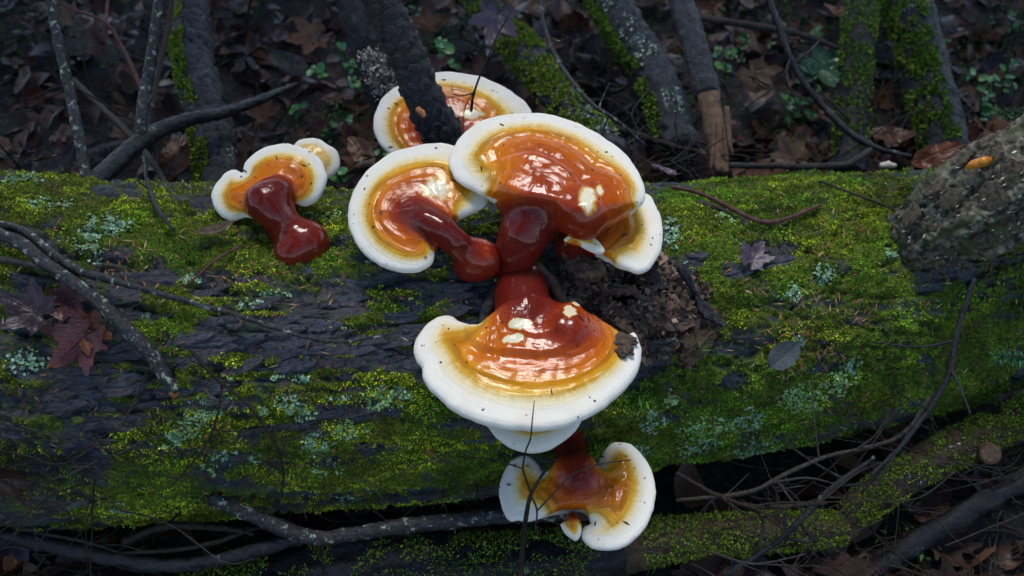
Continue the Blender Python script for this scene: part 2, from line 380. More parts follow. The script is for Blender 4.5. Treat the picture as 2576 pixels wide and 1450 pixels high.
def make_plates():
    mats = [mat_bark('bark_plate_dark', (.016, .019, .027), (.15, .155, .195), .40, 4.0, (1, 1.2, .3), .16, (.10, .15, .11), .004, 5),
            mat_bark('bark_plate_purple', (.024, .024, .030), (.17, .15, .17), .42, 4.5, (1, 1.2, .3), .12, (.12, .18, .13), .004, 6)]
    for m in PLATES: m.materials.append(mats[0])
    alt = [m.copy() for m in PLATES]
    for m in alt: m.materials.clear(); m.materials.append(mats[1])
    n = 0; tries = 0
    while n < 300 and tries < 6000:
        tries += 1
        px, py = random.uniform(120, 1280), random.triangular(650, 1240, 880)
        if random.random() < .12: px, py = random.uniform(1750, 2150), random.uniform(560, 700)
        p, nn, x, th = hit_log(px, py); q, nn, moss, rot, hole, fis = log_point(np.array([x]), np.array([th]))
        if moss[0] > .35 or rot[0] > .3 or fis[0] > .75: continue
        L, W = random.uniform(.009, .030), random.uniform(.003, .0075)
        nr = nrm(nn[0] + np.array([random.gauss(0, .07), random.gauss(0, .12), random.gauss(0, .12)]))
        me = random.choice(PLATES if random.random() < .7 else alt)
        o = bpy.data.objects.new('bark_plate', me); COL.objects.link(o); o.parent = LOG
        t = np.array([1, random.gauss(.12, .12), random.gauss(.10, .10)])
        o.matrix_world = frame_matrix(q[0] - nn[0] * .0006, t, nr, L, W, random.uniform(.0008, .0022)); n += 1
make_plates()

# ------------------------------------------------------------------ glossy brackets
def seg_dist2(P, A, B):
    d = B - A; L = (d * d).sum(-1) + 1e-15
    out = np.full(len(P), 1e9)
    for a, dd, l in zip(A, d, L):
        t = np.clip(((P - a) @ dd) / l, 0, 1); q = P - a - t[:, None] * dd; out = np.minimum(out, (q * q).sum(1))
    return np.sqrt(out)
def in_poly(P, Q):
    ins = np.zeros(len(P), bool); j = len(Q) - 1
    for i in range(len(Q)):
        a, b = Q[i], Q[j]; c = ((a[1] > P[:, 1]) != (b[1] > P[:, 1])); j = i
        with np.errstate(divide='ignore', invalid='ignore'):
            ins ^= c & (P[:, 0] < (b[0] - a[0]) * (P[:, 1] - a[1]) / (b[1] - a[1] + 1e-15) + a[0])
    return ins
def smin(a, b, k):
    h = np.clip(.5 + .5 * (b - a) / k, 0, 1); return b * (1 - h) + a * h - k * h * (1 - h)
def chain_sdf(P, pts, rad, k):
    f = None
    for i in range(len(pts) - 1):
        a, b = pts[i], pts[i + 1]; d = b - a; t = np.clip(((P - a) @ d) / (d @ d + 1e-15), 0, 1)
        g = np.linalg.norm(P - a - t[:, None] * d, axis=1) - (rad[i] * (1 - t) + rad[i + 1] * t)
        f = g if f is None else smin(f, g, k)
    return f
def surf_nets(f, h, org):
    s = f < 0; nx, ny, nz = f.shape
    cs = np.zeros((nx - 1, ny - 1, nz - 1), np.int8)
    for dx in (0, 1):
        for dy in (0, 1):
            for dz in (0, 1): cs += s[dx:nx - 1 + dx, dy:ny - 1 + dy, dz:nz - 1 + dz]
    act = (cs > 0) & (cs < 8); I = np.argwhere(act); idx = np.full(act.shape, -1, np.int64); idx[act] = np.arange(len(I))
    pos = np.zeros((len(I), 3)); cnt = np.zeros(len(I)); cor = [(a, b, c) for a in (0, 1) for b in (0, 1) for c in (0, 1)]
    for a in cor:
        for ax in range(3):
            if a[ax]: continue
            b = list(a); b[ax] = 1
            fa = f[I[:, 0] + a[0], I[:, 1] + a[1], I[:, 2] + a[2]]; fb = f[I[:, 0] + b[0], I[:, 1] + b[1], I[:, 2] + b[2]]
            c = (fa < 0) != (fb < 0); t = np.where(c, fa / np.where(c, fa - fb, 1), 0)
            q = np.tile(np.array(a, float), (len(I), 1)); q[:, ax] += t; pos += q * c[:, None]; cnt += c
    V = (I + pos / cnt[:, None]) * h + org; Q = []
    for ax in range(3):
        o1, o2 = (ax + 1) % 3, (ax + 2) % 3
        sl0, sl1 = [slice(None)] * 3, [slice(None)] * 3; sl0[ax] = slice(0, -1); sl1[ax] = slice(1, None)
        c = s[tuple(sl0)] != s[tuple(sl1)]; E = np.argwhere(c)
        E = E[(E[:, o1] > 0) & (E[:, o2] > 0) & (E[:, o1] < act.shape[o1]) & (E[:, o2] < act.shape[o2])]
        def g(d1, d2):
            e = E.copy(); e[:, o1] -= d1; e[:, o2] -= d2; return idx[e[:, 0], e[:, 1], e[:, 2]]
        q = np.stack([g(1, 1), g(0, 1), g(0, 0), g(1, 0)], -1)
        neg = s[E[:, 0], E[:, 1], E[:, 2]]; q[~neg] = q[~neg][:, ::-1]; Q.append(q)
    F = np.vstack(Q); return V, F[(F >= 0).all(1)]
def vnormals(V, F):
    n = np.cross(V[F[:, 2]] - V[F[:, 0]], V[F[:, 3]] - V[F[:, 1]]); N = np.zeros_like(V)
    for k in range(4): np.add.at(N, F[:, k], n)
    return N / (np.linalg.norm(N, axis=1)[:, None] + 1e-15)

def mat_cap():
    m, N, Lk, B = new_mat('lacquered_cap')
    t, pale = attr(N, 'band').outputs['Fac'], attr(N, 'pale').outputs['Fac']; pol = attr(N, 'polar').outputs['Vector']
    nf = noise_node(N, Lk, 420, 4, .7); nl = noise_node(N, Lk, 34, 4, .6); nd = noise_node(N, Lk, 120, 6, .75)
    nr = noise_node(N, Lk, 1.0, 4, .65, vec=pol, stretch=(5, 26, 1)); nb = noise_node(N, Lk, 1.0, 3, .6, vec=pol, stretch=(26, 1.6, 1)); nw = noise_node(N, Lk, 1.0, 3, .6, vec=pol, stretch=(11, 1.0, 1))
    def wob(src, a): return math_n(N, Lk, 'MULTIPLY', math_n(N, Lk, 'SUBTRACT', src, .5), a)
    tt = t
    for src, a in ((nf, .05), (nl, .05), (nr, .11), (nb, .05)): tt = math_n(N, Lk, 'ADD', tt, wob(src.outputs[0], a))
    c = ramp(N, Lk, tt, [(0, (.82, .78, .69)), (.16, (.83, .79, .69)), (.25, (.82, .70, .42)), (.325, (.71, .42, .050)), (.40, (.67, .28, .010)), (.52, (.60, .155, .006)), (.69, (.48, .085, .005)), (.82, (.29, .032, .006)), (.90, (.19, .016, .006)), (1, (.125, .010, .006))]).outputs[0]
    # growth zones: paler and darker rings inside the lacquered part
    zone = ramp(N, Lk, nw.outputs[0], [(.36, (.62, .55, .50)), (.5, (1, 1, 1)), (.66, (1.22, 1.35, 1.3))]).outputs[0]
    inner = ramp(N, Lk, tt, [(.27, (0,) * 3), (.36, (.8,) * 3), (.9, (.35,) * 3)]).outputs[0]
    c = mix(N, Lk, inner, c, zone, 'MULTIPLY')
    stain = ramp(N, Lk, nl.outputs[0], [(.52, (0,) * 3), (.72, (.35,) * 3)]).outputs[0]; rimk = ramp(N, Lk, tt, [(.16, (1,) * 3), (.24, (0,) * 3)]).outputs[0]
    c = mix(N, Lk, math_n(N, Lk, 'MULTIPLY', stain, rimk), c, (.70, .60, .44))
    ring = ramp(N, Lk, pale, [(.02, (0,) * 3), (.35, (.9,) * 3)]).outputs[0]; core = ramp(N, Lk, pale, [(.4, (0,) * 3), (.85, (1,) * 3)]).outputs[0]
    c = mix(N, Lk, ring, c, (.66, .36, .05)); c = mix(N, Lk, core, c, (.80, .72, .52))
    dust = ramp(N, Lk, nd.outputs[0], [(.60, (0,) * 3), (.78, (.30,) * 3)]).outputs[0]; sk = ramp(N, Lk, t, [(.80, (0,) * 3), (.97, (1,) * 3)]).outputs[0]
    c = mix(N, Lk, math_n(N, Lk, 'MULTIPLY', dust, sk), c, (.13, .075, .055)); Lk.new(c, B.inputs['Base Color'])
    rg = ramp(N, Lk, tt, [(0, (.72,) * 3), (.21, (.62,) * 3), (.33, (.34,) * 3), (.5, (.27,) * 3), (1, (.36,) * 3)]).outputs[0]
    rg = mix(N, Lk, core, rg, (.55, .55, .55)); Lk.new(rg, B.inputs['Roughness']); Lk.new(ramp(N, Lk, tt, [(.2, (.35,) * 3), (.34, (.06,) * 3)]).outputs[0], B.inputs['Specular IOR Level'])
    cw = ramp(N, Lk, tt, [(.23, (0,) * 3), (.36, (.55,) * 3), (.88, (.6,) * 3), (1, (.6,) * 3)]).outputs[0]; cw = math_n(N, Lk, 'MULTIPLY', cw, math_n(N, Lk, 'SUBTRACT', 1.0, dust)); Lk.new(cw, B.inputs['Coat Weight'])
    Lk.new(math_n(N, Lk, 'ADD', .03, math_n(N, Lk, 'MULTIPLY', nd.outputs[0], .12)), B.inputs['Coat Roughness'])
    B.inputs['Subsurface Weight'].default_value = .08; B.inputs['Subsurface Radius'].default_value = (.005, .0025, .0012); B.inputs['Subsurface Scale'].default_value = .5
    b = bump(N, Lk, nl.outputs[0], .14, .004); b = bump(N, Lk, nb.outputs[0], .35, .0020, b); bc = b; b = bump(N, Lk, nr.outputs[0], .35, .0014, b); b = bump(N, Lk, nf.outputs[0], .22, .0008, b)
    bs = N.new('ShaderNodeBump'); bs.inputs['Distance'].default_value = .003; Lk.new(math_n(N, Lk, 'MULTIPLY', sk, .5), bs.inputs['Strength']); Lk.new(nd.outputs[0], bs.inputs['Height']); Lk.new(b, bs.inputs['Normal'])
    Lk.new(bs.outputs[0], B.inputs['Normal']); Lk.new(bc, B.inputs['Coat Normal'])
    return m
CAPMAT = mat_cap()
def mat_pore():
    m, N, Lk, B = new_mat('pore_layer'); n = noise_node(N, Lk, 900, 2, .5)
    Lk.new(ramp(N, Lk, n.outputs[0], [(.3, (.55, .50, .40)), (.7, (.76, .71, .60))]).outputs[0], B.inputs['Base Color']); B.inputs['Roughness'].default_value = .8
    Lk.new(bump(N, Lk, n.outputs[0], .5, .0006), B.inputs['Normal']); return m
POREMAT = mat_pore()
CAPS = {}
def crop(x0, y0, s):
    return lambda L: [((x0 + a[0] / s) * .62891, (y0 + a[1] / s) * .62891) + tuple(a[2:]) for a in L]

def bracket(name, label, cat_group, hub, tilt, pieces, stem, roll=0.0, h=.0014, edge=.0046, rise=.010, under=.012, droop=.003, ridges=(), tiers=(), bulbs=(), pales=(), k=.014, kstem=.012, seed=0, wmin=-.10, wmax=.05, bow=0.0, roughamp=.0005, bulbt=.95, capmax=1.0, ringamp=.00042, ringn=7.0, psoft=(.45, 1.2)):
    """hub: (px,py,depth); pieces: [(picture points, is_margin)]; stem: [(point3d, radius)]"""
    O = at(*hub); a = math.radians(tilt); rl = math.radians(roll)
    n = nrm([math.sin(rl), -math.sin(a), math.cos(a)]); u = nrm(np.cross([0, 1, 0], n)); v = np.cross(n, u)
    R = np.stack([u, v, n])                      # world -> local rows
    def proj(pt):
        d = at(pt[0], pt[1], 1.0) - CAM; t = ((O - CAM) @ n) / (d @ n); q = CAM + t * d - O; return np.array([q @ u, q @ v])
    segA, segB, mA, mB, poly = [], [], [], [], []
    chunks = []
    for pts, ism in pieces:
        q = np.array([proj(p) for p in pts]); q = catmull(q, max(4, len(q) * 4)) if len(q) > 2 else q; chunks.append((q, ism))
    for ci, (q, ism) in enumerate(chunks):
        nxt = chunks[(ci + 1) % len(chunks)][0][0]
        poly.append(q); full = np.vstack([q, nxt[None]])
        segA.append(full[:-1]); segB.append(full[1:])
        if ism: mA.append(q[:-1]); mB.append(q[1:])
    poly = np.vstack(poly); segA, segB, mA, mB = map(np.vstack, (segA, segB, mA, mB))
    S = np.array([(p - O) @ R.T for p, r in stem]); SR = np.array([r for p, r in stem])
    BU = [((p - O) @ R.T, r) for p, r in bulbs]
    lo = np.minimum(poly.min(0) - .012, (S - SR[:, None])[:, :2].min(0) - .006); hi = np.maximum(poly.max(0) + .012, (S + SR[:, None])[:, :2].max(0) + .006)
    zlo = max(wmin, (S[:, 2] - SR).min() - .006); zlo = min(zlo, -under - droop - .02); zhi = max(wmax * .5, (S[:, 2] + SR).max() + .008, max([b[0][2] + b[1] for b in BU] + [0]) + .008, .035)
    gx = np.arange(lo[0], hi[0], h); gy = np.arange(lo[1], hi[1], h); gz = np.arange(zlo, zhi, h)
    X, Y = np.meshgrid(gx, gy, indexing='ij'); P2 = np.c_[X.ravel(), Y.ravel()]
    TI = [(np.array([proj(p) for p in tp]), stp) for tp, stp in tiers]; TI = [(catmull(np.vstack([q, q[:1]]), 60), stp) for q, stp in TI]
    PL = [(proj((px, py)), rx / FPX * hub[2], ry / FPX * hub[2]) for px, py, rx, ry in pales]
    def fields(P2):
        d = seg_dist2(P2, segA, segB); ins = in_poly(P2, poly); d = np.where(ins, -d, d) + .0009 * fbm(np.c_[P2 * 70, np.full(len(P2), seed * 1.3)], 2, seed + 30)
        dm = seg_dist2(P2, mA, mB)
        ds = np.maximum(chain_sdf(np.c_[P2, np.full(len(P2), .004)], S, SR, kstem), 0)
        for b, r in BU: ds = np.minimum(ds, np.maximum(np.linalg.norm(P2 - b[:2], axis=1) - r * .5, .012))
        t = dm / (dm + ds + 1e-6)
        z0 = np.full(len(P2), seed * 3.1)
        wav = fbm(np.c_[P2 * 22, z0], 2, seed)
        T = edge + rise * sstep(.05, .9, t) + .0009 * wav + ringamp * (.55 + .9 * perlin(np.c_[t * 7, P2 * 9], seed + 60)) * np.sin(t * ringn * 6.283 + seed + 1.2 * wav) * sstep(.26, .36, t) * (1 - sstep(.72, .85, t)) + roughamp * fbm(np.c_[P2 * 110, z0], 2, seed + 4) * sstep(.3, .5, t)
        for (t0, w, am) in ridges: T = T + am * np.exp(-((t + .03 * wav - t0) / w) ** 2)
        for q, stp in TI:
            dt = seg_dist2(P2, q[:-1], q[1:]); dt = np.where(in_poly(P2, q), dt, -dt); T = T + stp * sstep(-.001, .006, dt + .0015 * wav)
        Bt = edge * .9 + under * sstep(.0, .8, t)
        mid = -droop * (1 - sstep(0, .5, t)) + bow * (P2 ** 2).sum(1) * 10
        return d, dm, t, T, Bt, mid
    d, dm, t, T, Bt, mid = fields(P2); sh = X.shape
    d, T, Bt, mid = (q.reshape(sh)[:, :, None] for q in (d, T, Bt, mid))
    W = gz[None, None, :] - mid
    hh = np.where(W > 0, T, Bt); q2 = np.abs(W) - hh + edge; q1 = d + edge
    fc = np.sqrt(np.maximum(q1, 0) ** 2 + np.maximum(q2, 0) ** 2) + np.minimum(np.maximum(q1, q2), 0) - edge
    G = np.stack(np.meshgrid(gx, gy, gz, indexing='ij'), -1).reshape(-1, 3)
    fs = chain_sdf(G, S, SR, kstem)
    f = smin(fc.reshape(-1), fs, k)
    for b, r in BU: f = smin(f, np.linalg.norm(G - b, axis=1) - r, .018)
    near = np.abs(f) < .006
    f[near] += .0006 * fbm(G[near] * 45, 2, seed + 8) + sstep(.012, 0, fs[near]) * .0016 * fbm(G[near] * 30, 2, seed + 18)
    V, F = surf_nets(f.reshape(fc.shape), h, np.array([gx[0], gy[0], gz[0]]))
    for _ in range(2):                            # relax voxel steps
        acc = np.zeros_like(V); cnt = np.zeros(len(V))
        for kk in range(4):
            np.add.at(acc, F[:, kk], V[F[:, (kk + 1) % 4]]); np.add.at(cnt, F[:, kk], 1)
        V = .5 * V + .5 * acc / np.maximum(cnt, 1)[:, None]
    d, dm, t2, T, Bt, mid = fields(V[:, :2])
    dsv = np.maximum(chain_sdf(V, S, SR, kstem), 0)
    for b, r in BU: dsv = np.minimum(dsv, np.maximum(np.linalg.norm(V - b, axis=1) - r * .6, .010))
    t = dm / (dm + dsv + 1e-6); t = np.maximum(t, 1 - sstep(0, .010, dsv))
    t = np.where(dsv > .0035, np.minimum(t, capmax + (1 - capmax) * (1 - sstep(.0035, .007, dsv))), t)
    for b, r in BU: t = np.maximum(t, bulbt * (1 - sstep(-.001, .007, np.linalg.norm(V - b, axis=1) - r)))
    dsb = dsv.copy()
    for b, r in BU: dsb = np.minimum(dsb, np.maximum(np.linalg.norm(V - b, axis=1) - r, 0))
    t = np.where((dsb < .013) & ((V[:, 2] < mid - edge - .005) | ((d > .006) & (dm > .012) & (capmax < 1))), np.maximum(t, .95), t)
    below = (V[:, 2] < mid - edge * .35) & (dsb > .011) & (dm < .05)
    pale = np.zeros(len(V))
    for c, rx, ry in PL:
        e = np.sqrt(((V[:, 0] - c[0]) / rx) ** 2 + ((V[:, 1] - c[1]) / (ry * 1.4)) ** 2) + .35 * fbm(np.c_[V[:, :2] * 130, V[:, 2:]], 3, seed + 12)
        pale = np.maximum(pale, (1 - sstep(psoft[0], psoft[1], e)) * (V[:, 2] > 0))
    Nn = vnormals(V, F) @ R; Wd = V @ R + O
    lab = np.where(dsv < .0035, 2, np.where(below, 1, 0))
    fl = np.sort(lab[F], axis=1)[:, 2]
    base = stem[0][0]
    root = thing(name, label, 'fungus', base, cat_group)
    for li, (pn, mt) in enumerate((('cap', CAPMAT), ('pore_surface', POREMAT), ('stem', CAPMAT))):
        Fs = F[fl == li]
        if len(Fs) < 20: continue
        us, inv = np.unique(Fs, return_inverse=True); Fs = inv.reshape(-1, 4)
        me = mesh_np(pn, Wd[us], Fs, dict(band=np.clip(t[us], 0, 1), pale=pale[us], polar=np.c_[t[us], np.arctan2(V[us, 1] - S[-1, 1], V[us, 0] - S[-1, 0]), V[us, 2] * 20]))
        me.normals_split_custom_set_from_vertices(Nn[us].tolist())
        ob = obj(pn, me, mt, root)
        if pn == 'cap': cap_ob = ob
        if pn == 'pore_surface':
            ob.parent = cap_ob; ob.matrix_parent_inverse = cap_ob.matrix_parent_inverse.copy(); ob.matrix_parent_inverse = Matrix.Identity(4)
    top = (V[:, 2] > mid + edge * .2) & (lab == 0)
    CAPS[label] = (Wd[top], Nn[top], dm[top])
    return root
def stem3(L):
    out = []
    for (px, py, d, r) in L:
        p = hit_log(px, py, 0.0)[0] if d is None else at(px, py, d); out.append((p, px2m(r, p)))
    return out
GRP = 'red lacquered bracket fungi on the fallen log'
cA = crop(800, 500, 2.4167); cC = crop(1380, 500, 2.2314); cB = crop(1300, 0, 2.0711); cD = crop(1800, 400, 1.9333); cF = crop(1600, 1050, 1.8124); cH = crop(1950, 1700, 2.636)
def sR(conv, L, s):   # stem points given in a detail view: (x, y, depth, radius)
    k = .62891 / s
    return stem3([(*conv([(a, b)])[0], d, r * k) for a, b, d, r in L])
# A: two-lobed bracket at the left with a thick knee-shaped stem
bracket('bracket_fungus', 'small two-lobed white-rimmed bracket on a knee-shaped red-brown stem', GRP, (690, 500, .985), 38,
    [(cA([(525, 905), (430, 900), (320, 930), (220, 900), (140, 810), (105, 700), (120, 620), (180, 530), (270, 440), (350, 425), (415, 470), (430, 370), (540, 260), (660, 205), (800, 178), (930, 195), (1060, 240), (1160, 330), (1215, 430), (1228, 530), (1190, 650), (1130, 730), (1050, 775), (980, 785), (915, 745)]), True),
     (cA([(860, 700), (640, 800)]), False)],
    sR(cA, [(850, 1260, None, 105), (820, 1190, 1.0, 108), (780, 1030, .982, 98), (735, 880, .965, 135), (650, 750, .965, 185), (750, 650, .970, 125)], 2.4167)
    , bulbs=[(at(*cA([(1020, 1150)])[0], .975), .0235)], rise=.007, droop=.002, seed=1, h=.0013, edge=.0046, capmax=.55)
bracket('bracket_fungus', 'little rounded white bracket with a yellow centre behind the two-lobed one', GRP, (790, 410, 1.05), 38,
    [(cA([(870, 260), (915, 185), (960, 140), (1070, 122), (1160, 135), (1250, 190), (1330, 260), (1357, 330), (1345, 410), (1300, 470), (1240, 515), (1180, 520)]), True), (cA([(1050, 560), (930, 420)]), False)],
    stem3([(745, 520, None, 20), (760, 470, 1.06, 20), (772, 430, 1.055, 14)]), rise=.005, seed=2, droop=.002, edge=.0045, capmax=.31)
# C: kidney-shaped bracket left of the cluster
bracket('bracket_fungus', 'kidney-shaped bracket with cream rim and long red stem curving down to the right-hand cluster'.replace(' to the right-hand cluster', ' to a ball-ended base'), GRP, (1090, 560, .945), 22,
    [(cC([(740, 1050), (768, 1085), (795, 1150), (785, 1210), (730, 1265), (640, 1305), (520, 1310), (380, 1280), (250, 1210), (140, 1110), (60, 980), (25, 850), (25, 740), (60, 600), (120, 490), (200, 390), (320, 300), (450, 230), (600, 180), (760, 155), (900, 157), (1020, 190), (1110, 250), (1170, 340), (1200, 430), (1250, 510), (1285, 610), (1265, 690), (1200, 750), (1120, 790), (1050, 820)]), True),
     (cC([(960, 850), (800, 960)]), False)],
    sR(cC, [(1180, 1240, None, 100), (1100, 1180, .95, 95), (980, 1040, .935, 100), (850, 930, .93, 105), (720, 860, .932, 90), (600, 790, .940, 75)], 2.2314),
    bulbs=[(at(*cC([(1235, 1205)])[0], .955), .019), (at(*cC([(1085, 1275)])[0], .965), .010)], pales=[(1100, 487, 38, 24)], rise=.006, ridges=[(.45, .035, .0009), (.60, .035, .0014)], seed=3, droop=.003)
# B: bracket behind the scaly branch
bracket('bracket_fungus', 'wide banded bracket half hidden behind the scaly dark branch', GRP, (1110, 345, 1.15), 26,
    [(cB([(600, 1330), (540, 1280), (470, 1220), (420, 1130), (400, 1040), (405, 950), (440, 860), (500, 780), (580, 720), (690, 660), (800, 615), (920, 595), (1050, 592), (1200, 610), (1340, 645), (1480, 710), (1600, 790), (1680, 860), (1715, 920), (1700, 1000), (1630, 1070)]), True), (cB([(1400, 1200), (1000, 1400)]), False)],
    stem3([(1120, 470, 1.20, 60), (1110, 400, 1.17, 58), (1105, 350, 1.155, 50)]), pales=[(1190, 298, 30, 12)], rise=.006, ridges=[(.42, .03, .0013), (.58, .03, .0014)], seed=4)
# D: the largest bracket
bracket('bracket_fungus', 'largest fan-shaped bracket with broad cream rim and thick red trunk-like stem', GRP, (1345, 530, .925), 15,
    [(cD([(200, 700), (60, 620), (-10, 520), (-10, 430), (30, 355), (70, 290), (130, 230), (230, 165), (350, 120), (480, 97), (640, 93), (780, 110), (920, 150), (1060, 210), (1200, 290), (1320, 380), (1420, 490), (1490, 610), (1515, 710), (1505, 770), (1490, 795)]), True),
     (cD([(1430, 840), (1350, 865), (1270, 885), (1190, 900), (1100, 945), (1000, 960), (900, 930), (780, 870), (500, 830)]), False)],
    sR(cD, [(470, 1400, None, 115), (490, 1290, .970, 122), (520, 1170, .952, 140), (570, 1030, .945, 172), (640, 900, .947, 195), (700, 790, .962, 185)], 1.9333)
    , bulbt=.80, bulbs=[(at(*cD([(1040, 920)])[0], .920), .0195), (at(*cD([(1215, 830)])[0], .930), .012)],
    pales=[(1475, 533, 24, 34), (1505, 512, 9, 14)], rise=.012, tiers=[(cD([(250, 640), (330, 540), (480, 490), (650, 490), (800, 540), (930, 620), (1040, 740), (1150, 850), (1150, 980), (900, 1000), (500, 850)]), .0035)],
    ridges=[(.40, .035, .0012), (.52, .03, -.0012)], seed=5, roughamp=.0008)
# E: lobe tucked under the largest bracket
bracket('bracket_fungus', 'fan-shaped bracket with torn lower edge tucked under the largest one', GRP, (1470, 590, .955), 16,
    [(cD([(1440, 700), (1510, 715), (1560, 750), (1600, 820), (1635, 900), (1650, 1000), (1640, 1120), (1600, 1220), (1540, 1300), (1460, 1330), (1390, 1312)]), True), (cD([(1330, 1290), (1290, 1275), (1240, 1230), (1200, 1215), (1170, 1180), (1080, 1120), (1050, 1000), (1200, 850)]), False)],
    stem3([(1440, 660, None, 40), (1440, 610, .97, 40), (1455, 580, .957, 36)]), rise=.006, seed=6, ridges=[(.5, .04, .002)])
bracket('bracket_fungus', 'small curled cream and orange flap below the pale-spotted bulge', GRP, (1455, 600, .925), 20,
    [(cD([(880, 1075), (900, 1095), (1000, 1125), (1100, 1170), (1180, 1188), (1198, 1150), (1150, 1090), (1100, 1060)]), True), (cD([(1050, 1040), (940, 1045)]), False)],
    stem3([(1440, 640, .955, 14), (1445, 615, .94, 14), (1450, 600, .93, 12)]), rise=.002, under=.003, edge=.0036, seed=16, h=.0011, droop=.002, k=.006)
# F: the wide lower bracket
bracket('bracket_fungus', 'wide half-moon bracket with white bite marks projecting from the front of the log', GRP, (1320, 850, .925), 6,
    [(cF([(560, 460), (500, 430), (430, 410), (390, 380), (330, 370), (260, 385), (190, 430), (130, 510), (98, 590), (110, 680), (152, 740), (155, 800), (200, 880), (280, 960), (380, 1040), (500, 1105), (640, 1150), (800, 1182), (960, 1192), (1100, 1185), (1250, 1150), (1400, 1080), (1530, 990), (1640, 890), (1720, 780), (1755, 660), (1750, 580), (1725, 510), (1690, 480)]), True),
     (cF([(1620, 540), (1560, 500), (1480, 470), (1400, 430), (1330, 425), (1320, 380), (1250, 335), (1190, 370), (1000, 350), (700, 440)]), False)],
    sR(cF, [(870, 90, None, 150), (880, 190, .962, 165), (890, 300, .950, 180), (905, 420, .940, 180), (925, 520, .938, 140)], 1.8124),
    tiers=[(cF([(430, 480), (480, 610), (570, 690), (700, 735), (900, 755), (1100, 750), (1250, 700), (1340, 620), (1370, 500), (1320, 390), (1150, 340), (700, 400)]), .0045), (cF([(700, 400), (760, 560), (900, 640), (1080, 640), (1180, 560), (1150, 400), (1000, 350)]), .003)],
    bulbt=.78, psoft=(.8, 1.0), bulbs=[(at(*cF([(1235, 500)])[0], .915), .016)], pales=[(1310, 855, 30, 11), (1295, 885, 30, 10), (1430, 826, 18, 22), (1447, 795, 10, 9)], rise=.008, edge=.0068, droop=.006, under=.014, seed=7, wmin=-.14)
bracket('bracket_fungus', 'smaller cream bracket peeping out beneath the wide half-moon one', GRP, (1345, 1060, .93), 4,
    [(cF([(560, 1080), (600, 1130), (645, 1190), (690, 1250), (770, 1310), (880, 1352), (980, 1360), (1100, 1332), (1200, 1277), (1270, 1210), (1310, 1150), (1330, 1090)]), True), (cF([(1200, 1000), (700, 1000)]), False)],
    stem3([(1340, 960, None, 40), (1342, 1000, .99, 36), (1344, 1035, .95, 30)]), rise=.004, edge=.0062, seed=8, droop=.004)
# H: the lowest bracket
bracket('bracket_fungus', 'lowest bracket, C-shaped with two cream lobes wrapped round a broken stick', GRP, (1455, 1215, .965), 14,
    [(cH([(590, 505), (540, 410), (480, 345), (400, 310), (320, 320), (230, 380), (160, 500), (122, 640), (130, 760), (160, 880), (200, 960), (250, 1000), (290, 995), (330, 985), (400, 1000), (500, 998)]), True), (cH([(600, 960), (720, 920), (860, 880), (1000, 890), (1060, 960)]), False),
     (cH([(1085, 1035), (1020, 1060), (990, 1120), (1000, 1200), (1060, 1260), (1160, 1300), (1280, 1307), (1420, 1280), (1560, 1190), (1680, 1050), (1750, 880), (1778, 700), (1760, 540), (1700, 390), (1600, 260), (1500, 190), (1400, 170), (1300, 195), (1240, 260), (1200, 360), (1180, 450)]), True), (cH([(1080, 440), (850, 460), (650, 490)]), False)],
    sR(cH, [(850, 60, None, 120), (860, 200, 1.005, 125), (890, 330, .99, 130), (930, 450, .968, 130), (960, 580, .958, 100), (950, 700, .957, 70)], 2.636),
    rise=.008, seed=9, droop=.004, roughamp=.0016, k=.018)
bracket('bracket_fungus', 'tiny cream and amber lobe squeezed beside the broken stick of the lowest bracket', GRP, (1438, 1318, .935), 22,
    [(cH([(770, 1045), (800, 1110), (850, 1180), (920, 1225), (970, 1200), (995, 1130), (985, 1050)]), True), (cH([(950, 1005), (880, 995), (835, 1010)]), False)],
    stem3([(1440, 1300, .965, 8), (1440, 1308, .948, 8), (1440, 1312, .94, 7)]), rise=.002, under=.003, edge=.004, seed=17, h=.0010, droop=.002, k=.006)
#@@MARK_ENV
# ------------------------------------------------------------------ shared shapes for the surroundings
M_TWIG = mat_bark('twig_brown', (.008, .0055, .0045), (.040, .027, .021), .6, 260, (1, 1, 1), 0)
M_TWIGG = mat_bark('twig_grey', (.014, .012, .011), (.068, .058, .050), .65, 260, (1, 1, 1), .1, (.20, .22, .18))
M_TWIGR = mat_bark('twig_red', (.045, .014, .014), (.12, .045, .040), .5, 120, (1, 1, 1), .12, (.24, .28, .24))
M_WETB = mat_bark('wet_dark_bark', (0.0049, 0.0056, 0.0077), (0.0294, 0.0301, 0.0378), .36, 190, (1, 1, 1), .34, (.16, .22, .16), .0022)
M_SPECK = mat_bark('speckled_bark', (0.0075, 0.0083, 0.0105), (0.0525, 0.0495, 0.0570), .38, 240, (1, 1, 1), .62, (.26, .34, .27), .002, 110)
M_TRUNK = mat_bark('scaly_bark', (0.0066, 0.0066, 0.0088), (0.0468, 0.0440, 0.0539), .45, 150, (1, 1, 1), .10, (.16, .20, .16), .003)
M_GREYT = mat_bark('grey_bark', (0.0072, 0.0086, 0.0108), (0.0540, 0.0576, 0.0684), .5, 190, (1, 1, 1), .30, (.16, .22, .13), .004, 40)
M_STUB = mat_bark('flaky_pale_bark', (.016, .014, .010), (.17, .155, .120), .75, 210, (1, 1, 1), .15, (.32, .36, .28), .005)
M_WOOD = mat_bark('broken_wood', (.055, .030, .018), (.20, .125, .080), .7, 70, (1, 1, 1), 0, bumpd=.003)
M_ROT = mat_bark('rotten_wood', (0.0288, 0.0192, 0.0160), (0.1600, 0.1056, 0.0800), .8, 90, (1, 1, 1), 0, bumpd=.003)
M_ORANGE = mat_bark('fresh_broken_end', (.16, .06, .02), (.40, .17, .07), .6, 200, (1, 1, 1), 0)
